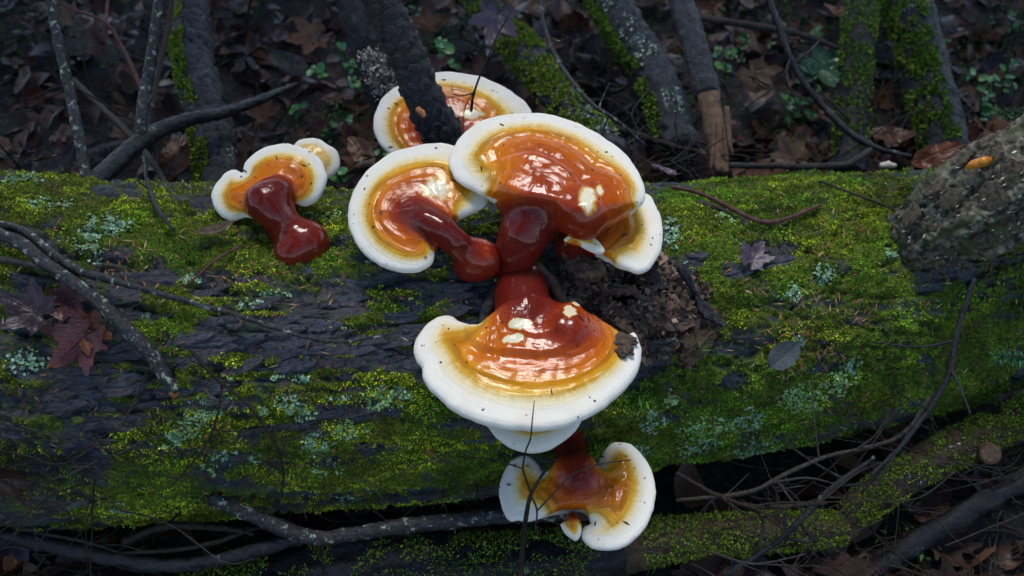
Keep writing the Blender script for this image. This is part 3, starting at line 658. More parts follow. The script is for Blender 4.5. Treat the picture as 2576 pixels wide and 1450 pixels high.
M_BROWNLOG = mat_bark('brown_bark', (.016, .012, .008), (.095, .066, .042), .6, 140, (1, 1, 1), .52, (.10, .145, .030), .004, 22)
M_SCALE = mat_bark('bark_scale_dark', (0.0060, 0.0066, 0.0090), (0.0660, 0.0630, 0.0780), .42, 3.5, (1, 1, .3), .10, (.18, .24, .18), .004, 5)
def limb(name, P, R, mat, parent=None, n=None, sides=14, **kw):
    P = np.asarray(P); R = [px2m(r, p) for r, p in zip(R, P)]
    ln = np.linalg.norm(np.diff(P, axis=0), axis=1).sum(); n = n or int(np.clip(ln / .0032, 12, 260))
    V, F, info = tube(P, R, n, sides, **kw)
    return obj(name, mesh_np(name, V, F), mat, parent), info
def side_twigs(P, R, rng, cnt, ln, parts, sides=5, spread=.9, depth=1):
    PR = catmull(np.c_[P, R], 40)
    for _ in range(cnt):
        i = rng.integers(6, 39); p = PR[i, :3]; t = nrm(PR[i, :3] - PR[i - 1, :3])
        d = nrm(t * rng.uniform(.2, .9) + rng.normal(size=3) * spread * np.array([1, 1, .6])); l = ln * rng.uniform(.4, 1.2); r0 = max(PR[i, 3] * .6, .0004)
        q = np.array([p, p + d * l * .5 + rng.normal(size=3) * l * .06, p + d * l + rng.normal(size=3) * l * .14])
        parts.append(tube(q, [r0, r0 * .8, r0 * .45], 8, sides, endround=False)[:2])
        if depth and rng.random() < .5: side_twigs(q, np.array([r0, r0 * .8, r0 * .45]), rng, 2, l * .5, parts, sides, spread, 0)
def twig(P, R, mat, label, group=None, sub=0, ln=.05, seed=0, cat='twig', name='dead_twig', sides=7, wob=.001):
    P = np.asarray(P, float); R = np.array([px2m(r, p) for r, p in zip(R, P)]) if not isinstance(R, np.ndarray) else R
    rng = np.random.default_rng(900 + seed); parts = [tube(P, R, max(18, len(P) * 9), max(sides, 8) if R.max() > .002 else sides, wob=wob, seed=seed, rough=float(R.max()) * .3, freq=.9 / max(float(R.max()), .0008), aniso=.5)[:2]]
    if sub: side_twigs(P, R, rng, sub, ln, parts)
    V, F = join(parts); o = obj(name, mesh_np(name, V, F), mat)
    return tag(o, label, cat, group)

# blades of moss, flakes of lichen and needles: uncountable, one object each
def blades(p, n, length, width, col, rng, lean=.9, sym=False):
    """pointed leaflets: 4-vertex diamonds, one per row"""
    m = len(p); d = n + rng.normal(size=(m, 3)) * lean; d /= np.linalg.norm(d, axis=1)[:, None]
    s = np.cross(d, rng.normal(size=(m, 3))); s /= np.linalg.norm(s, axis=1)[:, None] + 1e-9
    L = length[:, None]; w = width[:, None]
    V = np.stack([p - d * L * .1, p + d * L * .45 + s * w, p + d * L, p + d * L * .45 - s * w], 1).reshape(-1, 3)
    F = np.arange(4 * m).reshape(-1, 4); C = np.repeat(col, 4, 0)
    return V, F, C
def build_stuff(name, chunks, mat, label, cat, smooth=False):
    V, F, C, o = [], [], [], 0
    for v, f, c in chunks: V.append(v); F.append(f + o); C.append(c); o += len(v)
    ob = obj(name, mesh_np(name, np.vstack(V), np.vstack(F), dict(Col=np.vstack(C)), smooth), mat)
    return tag(ob, label, cat, kind='stuff')
def pick_cols(base, m, rng, jit=.25):
    base = np.asarray(base, float); k = rng.integers(0, len(base), m)
    return np.clip(base[k] * (1 + rng.normal(size=(m, 1)) * jit), .002, 1)
M_MOSS = mat_col('moss_leaf', .65, spec=.3); M_LICH = mat_col('lichen_flake', .8, spec=.2); M_NEED = mat_col('needle', .55)
def make_moss():
    rng = np.random.default_rng(11); N = 760000
    x = rng.uniform(-.72, .80, N); th = rng.uniform(-.75, 2.25, N)
    keep = perlin(np.c_[x * 60, th * 12, np.zeros(N)], 3) > -.55; x, th = x[keep], th[keep]
    p, n, moss, rot, hole, fis = log_point(x, th)
    k = rng.random(len(x)) < moss * .62; p, n, x, th = p[k], n[k], x[k], th[k]
    tone = fbm(np.c_[x * 7, th * 3, np.zeros(len(x))], 2, 41) - x * .95 + .15 - .25 * sstep(.7, 1.6, th)
    yel = pick_cols([(0.567, 0.621, 0.030), (0.432, 0.513, 0.024), (0.270, 0.365, 0.019)], len(x), rng); grn = pick_cols([(0.149, 0.338, 0.022), (0.108, 0.257, 0.018), (0.270, 0.459, 0.024)], len(x), rng)
    f = sstep(-.25, .35, tone)[:, None]; col = yel * f + grn * (1 - f)
    var = .42 + 1.0 * sstep(-.45, .5, fbm(np.c_[x * 22, th * 5, np.zeros(len(x))], 3, 43)); dry = sstep(.30, .55, fbm(np.c_[x * 30, th * 7, np.ones(len(x))], 3, 47)) * .6; rgt = 1 - .22 * sstep(.3, .55, x)
    col = col * (var * rgt)[:, None]; col = col * (1 - dry[:, None]) + pick_cols([(.10, .065, .028), (.07, .05, .022), (.14, .10, .04)], len(x), rng) * dry[:, None] * 1.3
    patch = fbm(np.c_[x * 40, th * 8, np.zeros(len(x))], 2, 61)
    ln = rng.uniform(.0014, .0032, len(x)) * (1 + .5 * np.clip(patch, -.5, 1)); wd = ln * rng.uniform(.16, .30, len(x))
    V, F, C = blades(p, n, ln, wd, col, rng, .75)
    build_stuff('moss', [(V, F, C)], M_MOSS, 'yellow-green moss carpeting the fallen log', 'moss')
make_moss()
LICH = [(510, 1030, 46, 26), (545, 1000, 30, 14), (470, 1075, 45, 22), (430, 1105, 30, 20), (735, 1005, 34, 26), (770, 1040, 30, 20), (880, 1075, 42, 24), (800, 1115, 34, 26), (860, 1000, 30, 12), (700, 955, 16, 10), (640, 770, 40, 14), (690, 742, 36, 10), (275, 570, 60, 22), (220, 600, 30, 30),
    (240, 640, 26, 16), (120, 520, 60, 12), (70, 910, 46, 24), (360, 790, 14, 10), (480, 705, 26, 10), (1690, 590, 22, 34), (1720, 690, 22, 26), (2070, 690, 30, 26), (1990, 740, 30, 20), (2010, 860, 20, 16), (1790, 1080, 80, 26), (1880, 1060, 40, 26), (1760, 1120, 50, 20), (2020, 1000, 60, 30), (2110, 960, 50, 24), (2140, 920, 26, 20), (1900, 1130, 70, 20), (1640, 1060, 30, 30), (1600, 1130, 40, 20),
    (1690, 1000, 20, 20), (640, 1160, 16, 12), (560, 1150, 30, 16), (660, 1030, 16, 10), (950, 1000, 40, 30), (1010, 990, 30, 20), (520, 1190, 20, 12), (820, 540, 60, 10), (880, 1250, 30, 10), (590, 960, 16, 8), (1820, 560, 40, 12), (1730, 740, 20, 12), (930, 660, 14, 8), (820, 1180, 40, 16), (310, 1270, 24, 12), (2240, 640, 18, 10), (60, 460, 50, 10), (760, 955, 20, 10), (850, 830, 20, 8), (1180, 880, 14, 8)]
def make_lichen():
    rng = np.random.default_rng(12); chunks = []
    for (px, py, rx, ry) in LICH:
        (cx, cs, ex, es, _), = patches([(px, py, rx, ry)]); m = int(np.clip(ex * es * 1.5e6, 90, 2600))
        a = rng.uniform(0, 2 * math.pi, m); q = np.sqrt(rng.random(m)) * rng.uniform(.7, 1.25, m); x = cx + np.cos(a) * q * ex; s = cs + np.sin(a) * q * es
        keep = perlin(np.c_[x * 150, s * 150, np.zeros(m)], 7) > -.12; x, s = x[keep], s[keep]; yc, zc, r = log_at(x); th = s / r
        if not len(x): continue
        p, n, *_ = log_point(x, th, .0012); m = len(x)
        nn = n + rng.normal(size=(m, 3)) * .45; nn /= np.linalg.norm(nn, axis=1)[:, None]
        t = np.cross(nn, rng.normal(size=(m, 3))); t /= np.linalg.norm(t, axis=1)[:, None]; b = np.cross(nn, t)
        sz = rng.uniform(.0007, .0020, m)[:, None]; sides = 6; ang = np.linspace(0, 2 * math.pi, sides, endpoint=False)
        rad = rng.uniform(.6, 1.15, (m, sides, 1))
        ring = p[:, None] + (np.cos(ang)[None, :, None] * t[:, None] + np.sin(ang)[None, :, None] * b[:, None]) * sz[:, None] * rad + nn[:, None] * sz[:, None] * .25
        V = np.concatenate([p[:, None], ring], 1).reshape(-1, 3); base = np.arange(m)[:, None] * 7
        F = np.concatenate([np.stack([base[:, 0], base[:, 0] + 1 + (2 * k) % 6, base[:, 0] + 1 + (2 * k + 1) % 6, base[:, 0] + 1 + (2 * k + 2) % 6], -1) for k in range(3)])
        col = pick_cols([(.32, .50, .34), (.22, .40, .25), (.42, .56, .42), (.16, .33, .15)] if rng.random() < .75 else [(.26, .46, .14), (.34, .50, .26)], m, rng, .2)
        chunks.append((V, F, np.repeat(col, 7, 0)))
    build_stuff('lichen', chunks, M_LICH, 'pale blue-green leafy lichen crusting the log bark', 'lichen')
make_lichen()
def make_needles():
    rng = np.random.default_rng(13); chunks = []
    cols = [(.22, .10, .045), (.30, .15, .07), (.12, .055, .03), (.36, .23, .13), (.26, .085, .04)]
    def lay(p, n, ln, cols):
        m = len(p); t = np.cross(n, rng.normal(size=(m, 3))); t /= np.linalg.norm(t, axis=1)[:, None]; d = t + n * rng.normal(size=(m, 1)) * .16
        s = np.cross(d, n); s /= np.linalg.norm(s, axis=1)[:, None]; L = ln[:, None]; w = rng.uniform(.00045, .0009, m)[:, None]; h = n * .0012
        V = np.stack([p - d * L * .5 + h, p + s * w + h * 1.3, p + d * L * .5 + h, p - s * w + h * 1.3], 1).reshape(-1, 3)
        chunks.append((V, np.arange(4 * m).reshape(-1, 4), np.repeat(pick_cols(cols, m, rng, .3), 4, 0)))
    x = rng.uniform(-.7, .75, 26000); th = rng.uniform(-.6, 1.9, 26000); yc, zc, r = log_at(x)
    dens = .12 + 1.0 * np.clip(patch_field(x, th * r, NEEDLES_BROWN) * 1.6, 0, 1) + .12 * (perlin(np.c_[x * 20, th * 5, x * 0], 5) > .25); k = rng.random(len(x)) < dens * .55
    p, n, *_ = log_point(x[k], th[k], .001); lay(p, n, rng.uniform(.005, .013, k.sum()), cols)
    x = rng.uniform(-1.1, 1.2, 60000); y = rng.uniform(-.45, 1.5, 60000); p = np.stack([x, y, ground_h(x, y) + rng.uniform(.001, .006, len(x))], -1)
    lay(p, np.tile([0, 0, 1.0], (len(x), 1)), rng.uniform(.007, .022, len(x)), [(.055, .034, .022), (.085, .055, .036), (.030, .020, .014), (.12, .085, .055), (.06, .03, .018)])
    build_stuff('needle_litter', chunks, M_NEED, 'scattered brown conifer needles on log and ground', 'needles')
make_needles()

# ------------------------------------------------------------------ limbs and trunks
def scales_on(parent, info, cnt, size, rng, mats, face=True, lift=0.0):
    me_set = [plate_mesh(200 + k, 9) for k in range(8)]
    for m in me_set: m.name = 'bark_scale'; m.materials.append(mats)
    C, r, T = info['C'], info['r'], info['T']; L = np.concatenate([[0], np.cumsum(np.linalg.norm(np.diff(C, axis=0), axis=1))])
    rows = int(L[-1] / (size * 1.05)); n = 0
    for k in range(rows):
        s = (k + .5) / rows * L[-1]; i = int(np.clip(np.searchsorted(L, s), 1, len(C) - 2)); per = max(5, int(2 * math.pi * r[i] / (size * 1.05)))
        tocam = nrm(CAM - C[i]); a = nrm(tocam - T[i] * tocam.dot(T[i])); b = np.cross(T[i], a)
        for j in range(per):
            ph = 2 * math.pi * (j + .5 * (k % 2)) / per + rng.normal() * .08
            if face and math.cos(ph) < -.12: continue
            if n >= cnt: return
            nn = a * math.cos(ph) + b * math.sin(ph); p = C[i] + nn * (r[i] - .0002 + lift * rng.uniform(-.4, 1)) + T[i] * rng.normal() * size * .18
            nr = nrm(nn - T[i] * .26 + rng.normal(size=3) * .07)
            o = bpy.data.objects.new('bark_scale', me_set[rng.integers(8)]); COL.objects.link(o); o.parent = parent
            bpy_parent_inv(o, parent); o.matrix_world = Matrix.Identity(4)
            o.matrix_basis = frame_matrix(p, T[i], nr, size * rng.uniform(.55, .85), size * rng.uniform(.5, .72), rng.uniform(.0016, .0034)); n += 1
# scaly branch rising from the log behind the caps
sb = thing('scaly_branch', 'thick dark scaly branch rising from the log between the brackets', 'branch', at(1135, 420, 1.075))
o, inf = limb('limb', [at(1140, 440, 1.085), at(1112, 345, 1.065), at(1060, 235, 1.04), at(1017, 126, 1.02), at(959, 0, 1.0), at(880, -170, .98)], [48, 47, 46, 45, 44, 42], M_TRUNK, sb, sides=28, rough=.0012, freq=90, aniso=.5)
scales_on(sb, inf, 300, .0135, np.random.default_rng(5), M_SCALE)
# the second, lichen-covered one beside it
lb = thing('lichened_branch', 'mossy branch with pale pink-white lichen crust beside the scaly branch', 'branch', at(1000, 330, 1.29))
limb('limb', [at(1030, 400, 1.30), at(968, 243, 1.27), at(926, 121, 1.24), at(886, 0, 1.22), at(830, -170, 1.2)], [40, 40, 41, 41, 40], M_TRUNK, lb, sides=30, rough=.004, freq=110, aniso=.4)
# dark forked branch at the left
fb = thing('forked_branch', 'dark forked branch lying over the mossy end of the log', 'branch', hit_log(120, 600)[0])
limb('main_limb', [at(-40, 760, .96), at(40, 680, .99), at(120, 600, 1.01), at(200, 510, 1.045), at(260, 440, 1.08), at(370, 345, 1.15), at(480, 300, 1.2), at(560, 285, 1.24), at(660, 250, 1.30), at(745, 212, 1.36)], [36, 34, 30, 28, 25, 21, 17, 14, 11, 5], M_WETB, fb, sides=28, rough=.0014, freq=330, aniso=.35)
limb('side_shoot', [at(222, 480, 1.06), at(205, 380, 1.07), at(180, 250, 1.08), at(150, 120, 1.08), at(122, -40, 1.07), at(100, -200, 1.05)], [15, 14, 13, 12.5, 12, 10], M_SPECK, fb, sides=18, rough=.0014, freq=320, aniso=.6)
limb('side_shoot', [at(350, 362, 1.14), at(356, 300, 1.14), at(368, 220, 1.15), at(385, 120, 1.15), at(406, -30, 1.14), at(425, -200, 1.12)], [15, 15, 14.5, 14, 14, 12], M_SPECK, fb, sides=18, rough=.0014, freq=320, aniso=.6)
limb('side_shoot', [at(372, 350, 1.17), at(395, 200, 1.22), at(425, 60, 1.26), at(440, -60, 1.28)], [8, 7, 6, 5], M_TWIG, fb, sides=8)
# left leaning trunk
lt = thing('leaning_tree', 'dark leaning trunk with a mossy flank beside the forked branch', 'tree', at(556, 520, 1.22))
o, inf_lt = limb('trunk', [at(560, 560, 1.20), at(552, 486, 1.23), at(538, 347, 1.29), at(510, 243, 1.34), at(486, 139, 1.40), at(479, 0, 1.48), at(470, -200, 1.6)], [53, 52, 50, 48, 45, 41, 36], M_TRUNK, lt, sides=26, rough=.002, freq=80, aniso=.4)
scales_on(lt, inf_lt, 220, .016, np.random.default_rng(6), M_SCALE)
# trunks behind the brackets
mt_ = thing('mossy_tree', 'moss-covered trunk leaning on the log behind the largest bracket', 'tree', at(1510, 380, 1.24))
o, inf_mt = limb('trunk', [at(1540, 400, 1.22), at(1502, 351, 1.26), at(1440, 286, 1.33), at(1394, 228, 1.40), at(1339, 156, 1.47), at(1277, 85, 1.56), at(1180, -40, 1.7)], [44, 44, 44, 43, 42, 40, 36], M_TRUNK, mt_, sides=40, rough=.005, freq=110, aniso=.5)
gt = thing('grey_tree', 'blue-grey trunk with white lichen blotches and a mossy side', 'tree', at(1705, 360, 1.34))
o, inf_gt = limb('trunk', [at(1712, 380, 1.33), at(1697, 325, 1.37), at(1671, 234, 1.42), at(1632, 156, 1.48), at(1583, 85, 1.53), at(1534, 0, 1.6), at(1440, -150, 1.74)], [46, 46, 46, 46, 46, 46, 43], M_GREYT, gt, sides=44, rough=.005, freq=110, aniso=.5)
bt = thing('snapped_tree', 'slim grey trunk snapped off with bare splintered wood at its foot', 'tree', at(1812, 420, 1.28))
limb('trunk', [at(1779, 240, 1.32), at(1752, 130, 1.36), at(1713, 0, 1.42), at(1660, -170, 1.5)], [31, 31, 31, 30], M_GREYT, bt, sides=34, rough=.003, freq=130)
limb('splintered_wood', [at(1815, 440, 1.26), at(1806, 390, 1.28), at(1795, 320, 1.30), at(1778, 232, 1.325)], [14, 22, 25, 27], M_WOOD, bt, sides=16, rough=.004, freq=140, aniso=.12)
for a, b in (((1828, 405), 18), ((1792, 400), -14), ((1836, 360), 30)):
    limb('splinter', [at(a[0] - b * .3, a[1] - 90, 1.285), at(a[0], a[1], 1.27), at(a[0] + b * .3, a[1] + 28, 1.265)], [7, 6, 1.5], M_WOOD, bt, sides=6, rough=.0006)
rt = thing('dark_tree', 'thin dark mossy trunk standing beyond the bright moss of the log', 'tree', at(2138, 430, 1.42))
o, inf_rt = limb('trunk', [at(2136, 440, 1.42), at(2145, 300, 1.46), at(2155, 150, 1.5), at(2170, 0, 1.55), at(2190, -180, 1.62)], [42, 40, 39, 38, 36], M_TRUNK, rt, sides=34, rough=.004, freq=110)
rt2 = thing('lichened_tree', 'broad mossy trunk with a bright pale-green lichen patch near the stump', 'tree', at(2385, 400, 1.45))
o, inf_rt2 = limb('trunk', [at(2392, 430, 1.42), at(2370, 330, 1.46), at(2335, 200, 1.52), at(2300, 60, 1.58), at(2262, -60, 1.65), at(2220, -200, 1.74)], [56, 55, 54, 53, 52, 50], M_GREYT, rt2, sides=44, rough=.005, freq=110)
# stub of a limb on the log at the right
stub_p = [at(2262, 640, 1.115), at(2290, 618, 1.095), at(2330, 590, 1.07), at(2410, 540, 1.045), at(2510, 485, 1.03), at(2640, 415, 1.01), at(2830, 320, .99)]
def make_stub():
    P = np.array(stub_p); R = [px2m(r, p) for r, p in zip([26, 58, 82, 102, 116, 126, 130], P)]; n, sides = 260, 200
    V, F, inf = tube(P, R, n, sides, endround=True); L, Nn = inf['L'], inf['N']; th = np.tile(np.arange(sides) / sides * 2 * math.pi, len(inf['C']))
    rr = np.repeat(inf['r'], sides); q = np.c_[L * 10, np.cos(th) * 3.2, np.sin(th) * 3.2]
    rid = 1 - 2 * np.abs(perlin(q * np.array([1, 1.6, 1.6]), 61)); q2 = np.c_[L * 55, np.cos(th) * 9, np.sin(th) * 9]; rid2 = 1 - 2 * np.abs(perlin(q2, 63)); fl = fbm(np.c_[L * 170, np.cos(th) * 20, np.sin(th) * 20], 3, 65); fl = .5 * fl + .5 * np.round(fl * 3) / 3
    big = fbm(np.c_[L * 9, np.cos(th) * 1.2, np.sin(th) * 1.2], 2, 67)
    pw = V * 1.0; iso = fbm(pw * 95, 4, 83); iso = .5 * iso + .5 * np.round(iso * 2.6) / 2.6
    off = (.0055 * rid + .0015 * rid2 + .0032 * iso + .012 * big) * sstep(.0, .5, rr / rr.max()); V = V + Nn * off[:, None]
    hi = np.clip(.30 + .55 * fbm(pw * 230, 4, 69) + .35 * fbm(pw * 70, 2, 87), 0, 1)[:, None]
    col = np.array([.022, .018, .013]) * (1 - hi) + np.array([.30, .27, .20]) * hi; gl = sstep(.15, .45, fbm(np.c_[L * 25, np.cos(th) * 4, np.sin(th) * 4], 3, 73))[:, None]; col = col * (1 - .6 * gl) + np.array([.26, .34, .25]) * .6 * gl * hi; gm = sstep(.2, .5, fbm(np.c_[L * 12, np.cos(th) * 2, np.sin(th) * 2], 3, 78))[:, None]; col = col * (1 - .7 * gm) + np.array([.035, .055, .010]) * .7 * gm
    o = obj('branch_stub', mesh_np('branch_stub', V, F, dict(Col=col)), mat_col('stub_bark', .75), LOG); o['label'] = 'stub of a thick limb with pale flaky ridged bark'; return inf
inf_st = make_stub()
def flakes_on_stub():
    rng = np.random.default_rng(77); C, r, T = inf_st['C'], inf_st['r'], inf_st['T']; m = 1500
    i = rng.integers(4, len(C) - 5, m); tocam = CAM - C[i]; t = T[i]; a = tocam - t * (tocam * t).sum(1)[:, None]; a /= np.linalg.norm(a, axis=1)[:, None]; b = np.cross(t, a)
    ph = rng.uniform(-1.9, 1.9, m); n = a * np.cos(ph)[:, None] + b * np.sin(ph)[:, None]; p = C[i] + n * (r[i] + rng.uniform(-.004, .014, m))[:, None]
    d = t + rng.normal(size=(m, 3)) * .35; s = np.cross(n, d); s /= np.linalg.norm(s, axis=1)[:, None]; d = np.cross(s, n); L = rng.uniform(.002, .006, m)[:, None]; w = L * rng.uniform(.12, .3, m)[:, None]; tl = n * rng.normal(size=(m, 1)) * .002
    V = np.stack([p - d * L * .5 - tl * .5, p + s * w, p + d * L * .5 + tl, p - s * w + n * .001], 1).reshape(-1, 3)
    ob = obj('bark_flakes', mesh_np('bark_flakes', V, np.arange(4 * m).reshape(-1, 4), dict(Col=np.repeat(pick_cols([(.20, .18, .135), (.12, .105, .08), (.32, .30, .24), (.05, .042, .032)], m, rng, .3), 4, 0)), False), M_LICH, LOG); ob['kind'] = 'stuff'
flakes_on_stub()
M_STUBP = mat_bark('stub_plate', (.020, .016, .011), (.15, .125, .088), .75, 3.5, (1, 1, .3), .34, (.12, .17, .08), .004, 4)
scales_on(LOG, inf_st, 230, .024, np.random.default_rng(8), M_STUBP, lift=.006)
# moss and lichen on the trunks
def trunk_moss():
    rng = np.random.default_rng(14); cm, cl = [], []
    def on(info, lo, hi, pa, pb, m, cols, ln, out, thick=.002, flat=False):
        C, r, T = info['C'], info['r'], info['T']; f = rng.uniform(lo, hi, m); i = np.clip((f * (len(C) - 6)).astype(int) + 3, 2, len(C) - 3); tocam = CAM - C[i]; t = T[i]
        a = tocam - t * (tocam * t).sum(1)[:, None]; a /= np.linalg.norm(a, axis=1)[:, None]; b = np.cross(t, a)
        b = np.where((b @ RGT)[:, None] < 0, -b, b)                     # b points towards +X
        ph = rng.uniform(pa, pb, m); n = a * np.cos(ph)[:, None] + b * np.sin(ph)[:, None]
        keep = perlin(np.c_[f * 26, ph * 2.4, np.full(m, lo * 31)], 6) > -.12; n, i, t = n[keep], i[keep], t[keep]; k = keep.sum()
        p = C[i] + n * (r[i] + rng.uniform(0, thick, k))[:, None] + t * rng.uniform(-.004, .004, k)[:, None]
        L = rng.uniform(.5, 1, k) * ln; out.append(blades(p, n, L, L * (.5 if flat else .25), pick_cols(cols, k, rng), rng, 1.6 if flat else .8))
    G = [(0.117, 0.221, 0.018), (0.169, 0.260, 0.021), (0.072, 0.143, 0.014)]; Y = [(0.247, 0.299, 0.021), (0.182, 0.247, 0.018)]; Lc = [(0.390, 0.468, 0.390), (0.286, 0.390, 0.312), (0.468, 0.520, 0.468)]
    on(inf_lt, .05, .55, -1.6, -.35, 9000, G + Y, .006, cm, .004); on(inf_lt, .60, .78, -1.5, -.5, 1800, Y, .006, cm)
    on(inf_lt, .10, .16, .2, .9, 220, Lc, .004, cl, .001, True); on(inf_lt, .83, .9, -.3, .5, 300, Lc, .004, cl, .001, True)
    on(inf_mt, .05, .95, -1.5, 1.5, 20000, G + Y, .006, cm, .004); on(inf_mt, .04, .16, -.6, 1.4, 800, Lc, .005, cl, .003, True); on(inf_mt, .3, .38, -.9, 0, 200, Lc, .004, cl, .001, True)
    on(inf_gt, .05, .9, -1.7, -.55, 13000, G, .007, cm, .006); on(inf_gt, .10, .18, -.2, .8, 300, Lc, .005, cl, .002, True); on(inf_gt, .30, .5, -.4, .7, 300, Lc, .005, cl, .002, True); on(inf_gt, .55, .75, -.5, .5, 500, Lc, .005, cl, .001, True)
    on(inf_rt, .05, .95, -1.6, 1.4, 10000, G, .006, cm); on(inf_rt2, .05, .95, -1.7, .7, 12000, G, .008, cm, .004); on(inf_rt2, .52, .62, -.5, 1.2, 700, [(.34, .42, .26), (.26, .36, .20)], .006, cl, .002, True)
    on(inf_ll, .15, .95, -1.4, 1.4, 16000, G + Y, .004, cm, .003); on(inf_ll2, .1, .95, -1.5, 1.2, 9000, G + Y, .004, cm, .003); on(inf_rl, .15, .98, -1.5, 1.2, 16000, G + Y, .004, cm, .003); on(inf_rl, .35, .6, -.2, 1.0, 500, Lc, .003, cl, .001, True); on(inf_ll, .3, .9, -.6, 1.2, 300, Lc, .003, cl, .001, True)
    build_stuff('trunk_moss', cm, M_MOSS, 'dark green moss growing on the smaller trunks and poles round the log', 'moss'); build_stuff('trunk_lichen', cl, M_LICH, 'whitish lichen flecks on the smaller trunks and poles round the log', 'lichen')
def crust():   # lichen crust on the second branch
    rng = np.random.default_rng(15); m = 1500; f = rng.random(m); c0, c1 = at(934, 140, 1.205), at(968, 225, 1.225)
    p = c0[None] * (1 - f)[:, None] + c1[None] * f[:, None] + rng.normal(size=(m, 3)) * np.array([.007, .004, .007]); keep = perlin(p * 120, 8) > -.1; p = p[keep]
    c, n = at(950, 195, 1.105), nrm(CAM - at(950, 195, 1.2)); L = rng.uniform(.003, .006, len(p))
    V, F, C = blades(p, np.tile(n, (len(p), 1)), L, L * .5, pick_cols([(.40, .34, .30), (.32, .28, .24), (.45, .42, .38), (.22, .20, .15)], len(p), rng), rng, 1.4)
    ob = obj('lichen_crust', mesh_np('lichen_crust', V, F, dict(Col=C), False), M_LICH, lb); ob['kind'] = 'stuff'
crust()

# lower logs and branches in front
ll = thing('lower_log', 'slender bark-covered log lying along the foot of the big log', 'log', at(1200, 1450, 1.05))
o, inf_ll = limb('bark', [at(100, 1640, 1.03), at(500, 1535, 1.05), at(900, 1450, 1.06), at(1300, 1425, 1.06), at(1560, 1385, 1.07)], [88, 88, 90, 82, 66], M_WETB, ll, n=240, sides=48, rough=.006, freq=45, aniso=.3)
o, inf_ll2 = limb('mossy_end', [at(1540, 1388, 1.07), at(1700, 1358, 1.085), at(1850, 1345, 1.095), at(2050, 1335, 1.11), at(2130, 1330, 1.12)], [60, 52, 50, 44, 30], M_BROWNLOG, ll, n=120, sides=40, rough=.005, freq=55, aniso=.3)
rl = thing('slanting_log', 'thin mossy log slanting up from the dark hollow beneath the big log', 'log', at(2380, 1160, 1.12))
o, inf_rl = limb('bark', [at(2060, 1390, 1.12), at(2137, 1308, 1.12), at(2215, 1240, 1.12), at(2372, 1146, 1.12), at(2576, 1055, 1.12), at(2760, 985, 1.12)], [26, 36, 42, 45, 45, 45], M_BROWNLOG, rl, n=160, sides=40, rough=.005, freq=55, aniso=.3)
limb('cut_stub', [at(2470, 1130, 1.14), at(2488, 1140, 1.085), at(2492, 1144, 1.07)], [26, 26, 25], M_WOOD, rl, sides=20)
twig([at(2640, 1170, 1.08), at(2430, 1290, 1.09), at(2294, 1371, 1.1), at(2150, 1470, 1.1)], [26, 27, 27, 26], M_WETB, 'dark bare pole lying below the slanting mossy log', cat='branch', name='dark_branch', sides=16)
lowb = thing('lower_branch', 'wet black branch with white lichen running under the lowest bracket', 'branch', at(900, 1350, 1.0))
limb('limb', [at(531, 1254, .985), at(590, 1278, .985), at(651, 1304, .985), at(781, 1352, .985), at(880, 1345, .99), at(1000, 1325, .995), at(1130, 1312, .998), at(1270, 1297, .995), at(1400, 1292, .985), at(1478, 1290, .975)], [17, 18, 18, 18, 17, 18, 19, 20, 20, 21], M_SPECK, lowb, sides=28, rough=.0014, freq=330, aniso=.35)
limb('broken_end', [at(1440, 1291, .972), at(1475, 1290, .966), at(1492, 1292, .964)], [19, 18, 12], M_ROT, lowb, sides=14, rough=.0025, freq=200, aniso=.15)
limb('limb', [at(480, 1418, 1.0), at(551, 1409, 1.0), at(676, 1376, .995), at(760, 1355, .99)], [16, 17, 17, 14], M_WETB, lowb, sides=28, rough=.0014, freq=330, aniso=.35)
twig([at(-120, 1330, 1.0), at(0, 1346, 1.0), at(125, 1371, 1.0), at(250, 1399, 1.0), at(375, 1419, 1.0), at(505, 1424, 1.0)], [19, 19, 19, 18, 18, 15], M_WETB, 'dark wet branch with lichen spots along the bottom litter', cat='branch', name='dark_branch', sides=16)
trunk_moss()
# sticks lying on the log at the left
s1 = thing('broken_stick', 'smooth grey-brown stick with a fresh orange broken end resting on the log', 'stick', hit_log(300, 780)[0])
p1 = [(-40, 575), (52, 614), (104, 656), (173, 704), (243, 756), (295, 805), (340, 850), (375, 885), (409, 937), (442, 988)]
limb('shaft', P3(p1, .020), [15, 15, 15, 16, 17, 18, 18, 18, 17, 13], M_SPECK, s1, sides=28, rough=.0014, freq=330, aniso=.35)
e0, e1 = P3([(434, 982), (446, 996)], .020); limb('broken_end', [e0, (e0 + e1) / 2, e1], [12, 12, 9], M_ORANGE, s1, sides=10, rough=.0015, freq=300)
twig(P3([(-40, 560), (52, 579), (121, 631), (191, 676), (278, 704), (382, 732), (503, 767), (600, 795), (700, 828), (780, 850), (850, 860), (930, 852), (1010, 835)], .016), [11, 11, 11, 11, 10, 8, 7, 6.5, 6, 5, 4.5, 3.5, 2], M_SPECK, 'long thin dark stick trailing across the log bark', cat='stick', name='thin_stick', sides=10)
twig(P3([(-40, 645), (0, 652), (70, 666), (110, 680)], .018), [9, 9, 8, 6], M_TWIGG, 'short grey stick tucked under the broken stick', cat='stick', name='thin_stick')
